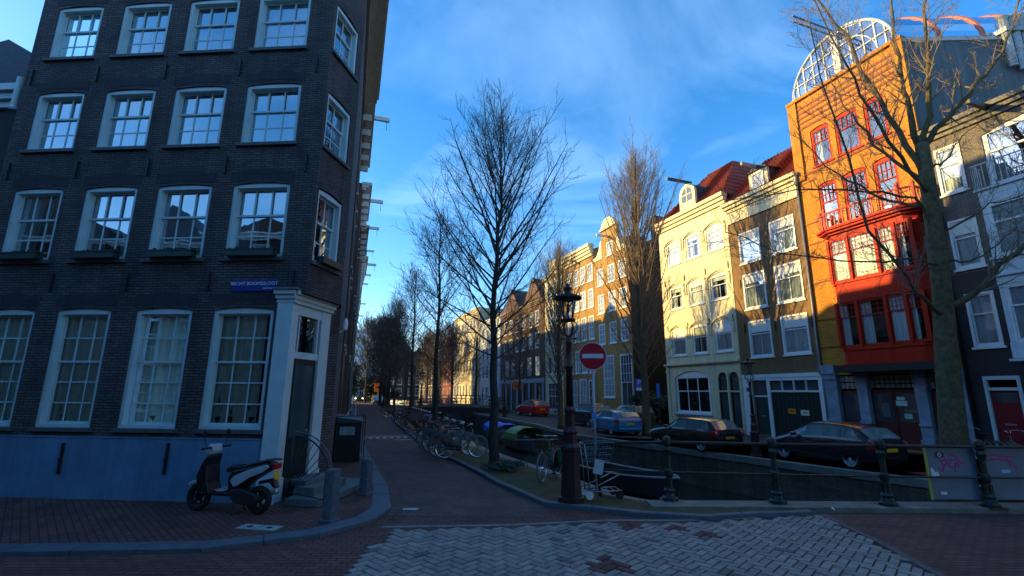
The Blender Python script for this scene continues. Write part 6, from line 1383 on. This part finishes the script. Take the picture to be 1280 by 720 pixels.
for s in (-1, 1):
    g = MB(); g.prism([(-.10, .56), (-.16, .64), (-.42, .745), (-.80, .85), (-.87, .82), (-.74, .72), (-.48, .62), (-.26, .48), (-.18, .46)], 'y', s*.125, s*.155); g.build('side_panel', M_silver, o, bevel=.015)
shell_p([(.0, .68), (.04, .76), (-.08, .815), (-.30, .80), (-.44, .86), (-.78, .94), (-.82, .90), (-.42, .78), (-.08, .71)], .125, mat('seat_vinyl', (.014, .014, .016), .5), 'seat', .035)
g = MB(); g.tube([(-.6, -.11, .90), (-.92, -.1, .93), (-.98, 0, .93), (-.92, .1, .93), (-.6, .11, .90)], .013, 6); g.build('grab_rail', M_bplast, o)
shell_p([(-.84, .78), (-.90, .87), (-.95, .86), (-.93, .76)], .09, M_tail, 'tail_light', .015)
g = MB(); g.prism([(-.94, .60), (-.90, .74), (-.895, .74), (-.935, .60)], 'y', -.07, .07); g.build('number_plate', M_plate, o)
shell_p([(-.62, .56), (-.88, .62), (-.96, .46), (-.93, .44), (-.82, .54), (-.6, .50)], .06, M_bplast, 'rear_fender', .01)
g = MB(); g.prism([(-.14, .26), (-.12, .40), (-.3, .44), (-.62, .36), (-.70, .26), (-.6, .16), (-.28, .18)], 'y', .05, .15); g.box(-.45, -.2, -.12, .05, .2, .42); g.build('engine', mat('engine_metal', (.03, .03, .033), .5, metal=.3), o, bevel=.02)
g = MB(); g.tube([(-.25, -.11, .26), (-.45, -.15, .24), (-.6, -.16, .30), (-.85, -.16, .36)], [.02, .03, .05, .045], 10); g.build('exhaust', M_metal, o, smooth=True)
g = MB(); g.tube([(-.18, -.1, .26), (-.24, -.16, .0)], .014, 6); g.tube([(-.18, .1, .26), (-.24, .16, .0)], .014, 6); g.tube([(-.24, -.17, .01), (-.24, .17, .01)], .014, 6); g.build('stand', M_iron, o)

# ============================================================ BICYCLES
def bicycle(loc, head, label, frame=(.03, .03, .03), group='bicycles parked along the canal', tilt=0, racks=True):
    o = thing('bicycle', loc, head, label, 'bicycle', group); fm = mat('bike_%d_%d_%d' % tuple(int(c*99) for c in frame), frame, .35, var=.1)
    for x, nm in ((.54, 'front_wheel'), (-.54, 'rear_wheel')):
        g = MB(); g.torus((0, 0, 0), .325, .02, 'y', 30, 6); w_ = g.build(nm, mat('pale_tyre', (.14, .14, .13), .8) if 'pale' in label else M_rubber, o, smooth=True); w_.location = (x, 0, .345)
        g = MB(); g.torus((0, 0, 0), .302, .010, 'y', 30, 5); g.lathe([(.025, -.045), (.025, .045)], 8, (0, 0, 0), 'y')
        for k in range(18): a = k*2*math.pi/18; g.tube([(0, 0, 0), (.3*math.cos(a), 0, .3*math.sin(a))], .0022, 3, cap=False)
        g.build('rim', M_chrome, w_)
        g = MB(); g.tube([(.36*math.cos(q), 0, .36*math.sin(q)) for q in [R(20 + 10*k) for k in range(15)]], .017, 4); g.build('mudguard', fm, w_)
    g = MB(); t = .016; hd_, bb, st, rh = (.36, 0, .82), (-.08, 0, .30), (-.20, 0, .74), (-.54, 0, .345)
    g.tube([hd_, (.22, 0, .55), bb], t, 8); g.tube([(.38, 0, .74), (-.14, 0, .55)], t*.9, 8); g.tube([bb, st], t, 8); g.tube([(.34, 0, .90), (.42, 0, .66)], t*1.2, 8)
    for s in (-1, 1): g.tube([bb, (rh[0], s*.05, rh[2])], t*.6, 5); g.tube([st, (rh[0], s*.05, rh[2])], t*.6, 5); g.tube([(.42, s*.02, .66), (.46, s*.05, .5), (.54, s*.05, .345)], t*.7, 5)
    g.build('frame', fm, o, smooth=True)
    g = MB(); g.tube([(.34, 0, .88), (.32, 0, 1.04), (.34, 0, 1.06)], .012, 6); g.tube([(.10, -.28, 1.02), (.24, -.27, 1.08), (.34, -.14, 1.08), (.34, .14, 1.08), (.24, .27, 1.08), (.10, .28, 1.02)], .011, 6); g.build('handlebar', M_chrome, o, smooth=True)
    g = MB(); g.prism([(-.36, -.09), (-.30, -.10), (-.12, -.03), (.0, -.015), (.0, .015), (-.12, .03), (-.30, .10), (-.36, .09)], 'z', .90, .945); so_ = g.build('saddle', M_bplast, o, bevel=.012); g = MB(); g.tube([st, (-.22, 0, .91)], .012, 6); g.build('seat_post', M_chrome, so_)
    g = MB(); g.tube([(-.22, -.06, .72), (-.8, -.06, .74), (-.8, .06, .74), (-.22, .06, .72)], .008, 5)
    for k in range(4): g.tube([(-.35-.12*k, -.06, .73), (-.35-.12*k, .06, .73)], .006, 4)
    for s in (-1, 1): g.tube([(-.7, s*.06, .735), (-.54, s*.05, .345)], .006, 4)
    g.build('luggage_rack', M_iron, o)
    g = MB(); g.lathe([(.085, .03), (.085, .04)], 14, (-.08, 0, .30), 'y'); g.tube([(-.08, .05, .30), (.02, .06, .17)], .009, 5); g.tube([(-.08, -.05, .30), (-.18, -.06, .43)], .009, 5); g.box(-.02, .06, .06, .14, .15, .18); g.box(-.22, -.14, -.14, -.06, .42, .45); g.prism([(-.55, .27), (-.55, .42), (-.08, .39), (-.06, .24)], 'y', .045, .055); g.build('crank_and_chain_case', M_bplast, o)
    g = MB(); g.tube([(-.5, .06, .32), (-.42, .16, .0)], .009, 5); g.build('stand', M_iron, o)
    if tilt: o.rotation_euler.x = R(tilt)
    return o
B = bicycle((-1.62, 16.35, .07), 76, 'bicycle with pale tyres at the front of the rack under the tallest bare tree', (.12, .13, .13))
bl_ = ['second', 'third', 'fourth', 'fifth', 'sixth', 'seventh']
for k in range(6):
    y = 17.0+k*.62; x = -1.72-(y-16.4)*.36
    c = copy_tree(B, (x+.1*(k % 2), y, .07), 76+((k*37) % 17)-8, '%s bicycle from the front in the dense rack on the left bank' % bl_[k]); c.rotation_euler.x = R(((k*5) % 7)-3)
B2 = bicycle((-3.9, 24.9, .07), 70, 'dark red framed bicycle past the second bare tree on the left bank', (.10, .02, .02))
for k in range(7):
    y = 25.8+k*1.05; x = -4.3-(y-25)*.335; copy_tree(B2 if k % 2 else B, (x, y, .07), 68+(k*29) % 20, 'bicycle number %s in the farther loose row on the left bank' % ('one', 'two', 'three', 'four', 'five', 'six', 'seven')[k])
for k in range(5): copy_tree(B, (-9.6-k*.55, 40.5+k*1.6, .07), 60+k*13, 'bicycle by the bridge end on the left bank, %s of five' % ('first', 'second', 'third', 'fourth', 'fifth')[k])
# bicycle with green panniers beside the lamp
Bp = copy_tree(B, (.98, 12.55, .07), 205, 'bicycle with green panniers leaning behind the foreground lamp post')
g = MB(); g.prism([(-.72, .70), (-.36, .70), (-.34, .40), (-.40, .33), (-.68, .33), (-.74, .42)], 'y', .07, .2); g.prism([(-.72, .70), (-.36, .70), (-.34, .40), (-.40, .33), (-.68, .33), (-.74, .42)], 'y', -.2, -.07); g.build('pannier', mat('green_pannier', (.02, .15, .05), .7, var=.3), Bp, bevel=.02)
g = MB(); g.box(.38, .60, -.18, .18, .8, 1.0); g.build('front_crate', mat('brown_wicker', (.06, .045, .02), .9, var=.4, bump=.5), Bp, bevel=.01)
for k, (s, y, hh) in enumerate([(16.9, 1.3, 90), (18.0, 1.5, 110)]):
    p = rp(s+.3, 1.0); copy_tree(B, (p.x, p.y, .01), -10+k*12, ('bicycle parked by the red door of the grey house, left one', 'bicycle parked by the red door of the grey house, right one')[k])
for k in range(5): p = rp(-13-k*2.4, 1.0); copy_tree(B, (p.x, p.y, .01), 165-k*7, 'bicycle leaning before the brown cornice houses on the right bank, %s of five' % ('first', 'second', 'third', 'fourth', 'fifth')[k])
# ============================================================ TROLLEY
o = thing('hand_trolley', (1.62, 10.42, .1), 84, 'battered silver metal trolley with wire basket and white wheels beside the lamp post', 'trolley')
M_alu = mat('aluminium_tube', (.30, .32, .34), .3, metal=.7, var=.2)
g = MB()
for s in (-.2, .2):
    g.tube([(-.05, s, .12), (-.08, s, .6), (-.14, s, 1.05)], .014, 7); g.tube([(-.05, s, .14), (.62, s, .16)], .013, 7); g.tube([(-.05, s, .18), (.56, s, .46)], .012, 6)
for x in (0, .12, .24, .36, .48, .6): g.tube([(x, -.2, .155), (x, .2, .155)], .008, 5)
g.tube([(-.14, -.2, 1.05), (-.14, .2, 1.05)], .014, 6); g.build('frame', M_alu, o, smooth=True)
g = MB(); p0 = [(-.14, -.2), (.5, -.18), (.5, .18), (-.14, .2)]
for z, k_ in ((1.08, 1.0), (.96, .93), (.84, .86), (.72, .8)):
    q = [(x*k_, y*k_, z+.02*x) for x, y in p0]; g.tube(q+[q[0]], .007, 4)
for k in range(9): x = -.14+.64*k/8; g.tube([(x, -.2, 1.08), (x*.8, -.155, .72)], .004, 4); g.tube([(x, .2, 1.08), (x*.8, .155, .72)], .004, 4)
g.build('wire_basket', mat('dull_wire', (.22, .24, .26), .5, metal=.5), o)
for x, m_ in ((-.06, M_white), (.56, M_rubber)):
    for s in (-.22, .22): g = MB(); g.lathe([(.02, -.02), (.08, -.02), (.08, .02), (.02, .02)], 16, (0, 0, 0), 'y'); w_ = g.build('wheel', m_, o); w_.location = (x, s, .08)
g = MB(); g.prism([(.02, .50), (.22, .46), (.27, .74), (.08, .78)], 'y', -.21, -.2); g.build('cloth_bag', mat('pale_bag', (.45, .47, .5), .8), o)
# red crate on the far left bank, red step at right bank, planks
o = thing('red_crate', (-17.6, 69, .07), 70, 'small red container at the end of the bicycle row on the far left bank', 'crate'); g = MB(); g.box(-.5, .5, -.4, .4, 0, .8); g.box(-.55, .55, -.45, .45, .8, .9); g.build('body', mat('crate_red', (.5, .015, .02), .5), o, bevel=.03)
g = MB(); g.box(-.3, .3, -.41, -.401, .3, .5); g.build('slot', M_black, o)
o = thing('red_mat', (11.9, 14.2, .006), 90, 'flat dark red mat on the quay paving beside the huge tree', 'mat'); g = MB(); g.box(-.5, .35, -.28, .28, 0, .02); g.build('pile', mat('mat_red', (.18, .015, .012), .9, bump=.4), o); g = MB(); g.box(-.54, -.501, -.3, .3, 0, .025); g.build('edge', M_rubber, o)
# ============================================================ BOATS
def boat(loc, head, label, L=5.2, W=1.7, hull=(.10, .12, .12), cover=None, frame=False):
    o = thing('boat', loc, head, label, 'boat', 'moored boats in the canal'); n = 12; g = MB(); st = []
    for k in range(n+1):
        t = k/n; x = -L/2+L*t; w_ = W/2*(.86+.14*math.sin(t*2.2))*(1 if t < .6 else max(.03, 1-((t-.6)/.4)**2.2)); sh = .55+.25*t*t
        st.append([(x, -w_, sh), (x, -w_*.92, .15), (x, -w_*.5, -.15), (x, w_*.5, -.15), (x, w_*.92, .15), (x, w_, sh), (x, w_-.07 if w_ > .1 else w_*.3, sh), (x, w_*.8, .12), (x, -w_*.8, .12), (x, -(w_-.07) if w_ > .1 else -w_*.3, sh)])
    m_ = len(st[0])
    for k in range(n+1): g.v += st[k]
    for k in range(n):
        for j in range(m_): g.f.append((k*m_+j, k*m_+(j+1) % m_, (k+1)*m_+(j+1) % m_, (k+1)*m_+j)); g.m.append(0)
    g.f.append(tuple(range(m_))); g.m.append(0); g.build('hull', mat('hull_%d_%d' % (hull[0]*99, hull[2]*99), hull, .4, var=.25), o, smooth=False, bevel=.01)
    g = MB(); 
    for s in (-1, 1): g.tube([(st[k][0][0], s*abs(st[k][0][1]), st[k][0][2]+.01) for k in range(n+1)], .035, 6)
    g.build('gunwale', mat('pale_gunwale', (.35, .38, .36), .5, var=.3), o)
    for x in (-L*.25, .1*L): g = MB(); g.box(x-.14, x+.14, -W*.4, W*.4, .36, .41); g.build('thwart', mat('boat_wood', (.16, .10, .05), .6), o)
    if cover:
        g = MB(); a, b = (-.5, .28) if not frame else (-.42, .12); N_ = 10
        for i in range(N_):
            x0, x1 = L*(a+(b-a)*i/N_), L*(a+(b-a)*(i+1)/N_)
            for j in range(8):
                def P(x, q):
                    th_ = math.pi*q/8; hh = (.55+.12*math.sin(x*2.1)) if not frame else .75*min(1, (x-L*a)/.9+.25); return (x, -W*.52*math.cos(th_), .6+hh*math.sin(th_)**.7+.02*math.sin(x*9+q*3))
                g.quad(P(x0, j), P(x1, j), P(x1, j+1), P(x0, j+1))
        g.build('canvas_cover', mat('cover_%d_%d' % (cover[1]*99, cover[2]*99), cover, .6, var=.2, bump=.3, bscale=8), o, smooth=True)
    return o
boat((.95, 30.4, WZ), 160, 'open boat with tattered green canvas cover moored below the right quay', L=4.6, W=1.9, cover=(.17, .27, .05), frame=True)
boat((-.6, 36.2, WZ), 162, 'boat under bright blue tarpaulin behind the green covered boat', L=4.8, hull=(.2, .22, .22), cover=(.02, .12, .60))
boat((-7.3, 45.5, WZ), 165, 'boat under blue tarpaulin close to the arched bridge', L=5.5, cover=(.015, .09, .42))
boat((4.3, 18.6, WZ), 158, 'dark empty boat moored below the estate car', L=5.5, hull=(.03, .035, .035))
boat((-3.4, 30.2, WZ), -15, 'low dark boat moored by the left bank behind the bicycle rack', L=5, hull=(.05, .05, .05))
# ============================================================ FAR ARCHED BRIDGE
o = thing('arched_bridge', (-12.3, 51.5, 0), 90, 'brick arched bridge with iron railings across the canal in the distance', 'bridge')
M_bb2 = brick('bridge_brick', (.05, .035, .03), (.035, .028, .025), (.02, .02, .018)); BL = 12.0; nA = 3
def deckz(x): return .4+.38*math.sin(math.pi*max(0, min(1, (x+1)/(BL+2))))
g = MB(); n = 48
for yy in (0, 5.0):
    for k in range(n):
        x0, x1 = BL*k/n, BL*(k+1)/n
        def under(x):
            c = (x/BL*nA) % 1; i = int(min(nA-1, x/BL*nA)); c = x/BL*nA-i
            return -1.6 if c < .07 or c > .93 else -.95+(.98 if i == 1 else .85)*max(0, math.sin(math.pi*(c-.07)/.86))**.38
        a, b = under(x0+1e-4), under(x1-1e-4); g.quad((x0, yy, a), (x1, yy, b), (x1, yy, deckz(x1)), (x0, yy, deckz(x0)))
        if yy == 0: g.quad((x0, 0, a), (x1, 0, b), (x1, 5, b), (x0, 5, a)); g.quad((x0, 0, deckz(x0)), (x1, 0, deckz(x1)), (x1, 5, deckz(x1)), (x0, 5, deckz(x0)))
g.build('arches', M_bb2, o)
g = MB()
for yy in (-.08, 4.9):
    for k in range(24): x0, x1 = BL*k/24, BL*(k+1)/24; g.add([(x0, yy, deckz(x0)-.16), (x1, yy, deckz(x1)-.16), (x1, yy, deckz(x1)+.06), (x0, yy, deckz(x0)+.06), (x0, yy+.3, deckz(x0)-.16), (x1, yy+.3, deckz(x1)-.16), (x1, yy+.3, deckz(x1)+.06), (x0, yy+.3, deckz(x0)+.06)], [(0, 1, 2, 3), (3, 2, 6, 7), (4, 5, 6, 7)])
split_loose(g.build('stone_band', M_cope, o), 'stone_band')
g = MB()
for yy in (.1, 4.95):
    for k in range(13): x = BL*k/12; g.tube([(x, yy, deckz(x)), (x, yy, deckz(x)+1.05)], .04, 6)
    for h in (.35, .7, 1.02): g.tube([(BL*k/24, yy, deckz(BL*k/24)+h) for k in range(25)], .022, 5)
g.build('railing', M_post, o)
for k in range(6): copy_tree(B, (-11.3+k*1.9, 51.9, deckz(1+k*1.9)), 80 if k % 2 else 100, 'bicycle against the railing of the distant arched bridge, %s from the left' % ('first', 'second', 'third', 'fourth', 'fifth', 'sixth')[k])
# thin posts along left bank and pale poles in the left street
pg = 'small posts along the canal side kerb'
PO = thing('kerb_post', (-3.15, 20.2, .07), 90, 'short dark iron kerb post between the bicycle rack and second tree', 'bollard', pg); g = MB(); g.lathe([(.06, 0), (.055, .1), (.04, .12), (.035, .8), (.05, .84), (.03, .92), (0, .93)], 8); g.build('shaft', M_iron, PO)
for k, y in enumerate((22, 28.5, 36)): copy_tree(PO, (-3.9-(y-22)*.33, y, .07), 90, 'short dark iron kerb post on the left bank, %s past the second tree' % ('just', 'farther', 'farthest')[k])
o = thing('road_barrier', wallpt(24, .9, .06), -18, 'slanted white plank barrier on the left pavement beyond the timber cellar box', 'barrier'); g = MB(); g.prism([(0, 0), (.12, 0), (-.5, 1.6), (-.62, 1.6)], 'y', 0, .05); g.prism([(1.5, 0), (1.62, 0), (1.0, 1.6), (.88, 1.6)], 'y', 0, .05); g.build('planks', M_white, o); g = MB(); g.box(-.5, 1.2, .01, .04, 1.2, 1.3); g.build('crossbar', M_white, o)
# litter on the near paving
o = thing('paper_scrap', (6.0, 9.45, .1), 30, 'tiny crumpled white scrap on the kerb by the railing', 'litter'); g = MB(); g.add([(0, 0, 0), (.07, .01, .01), (.06, .06, .035), (.0, .05, .02), (.03, .03, .05)], [(0, 1, 4), (1, 2, 4), (2, 3, 4), (3, 0, 4)]); g.build('paper', M_white, o)
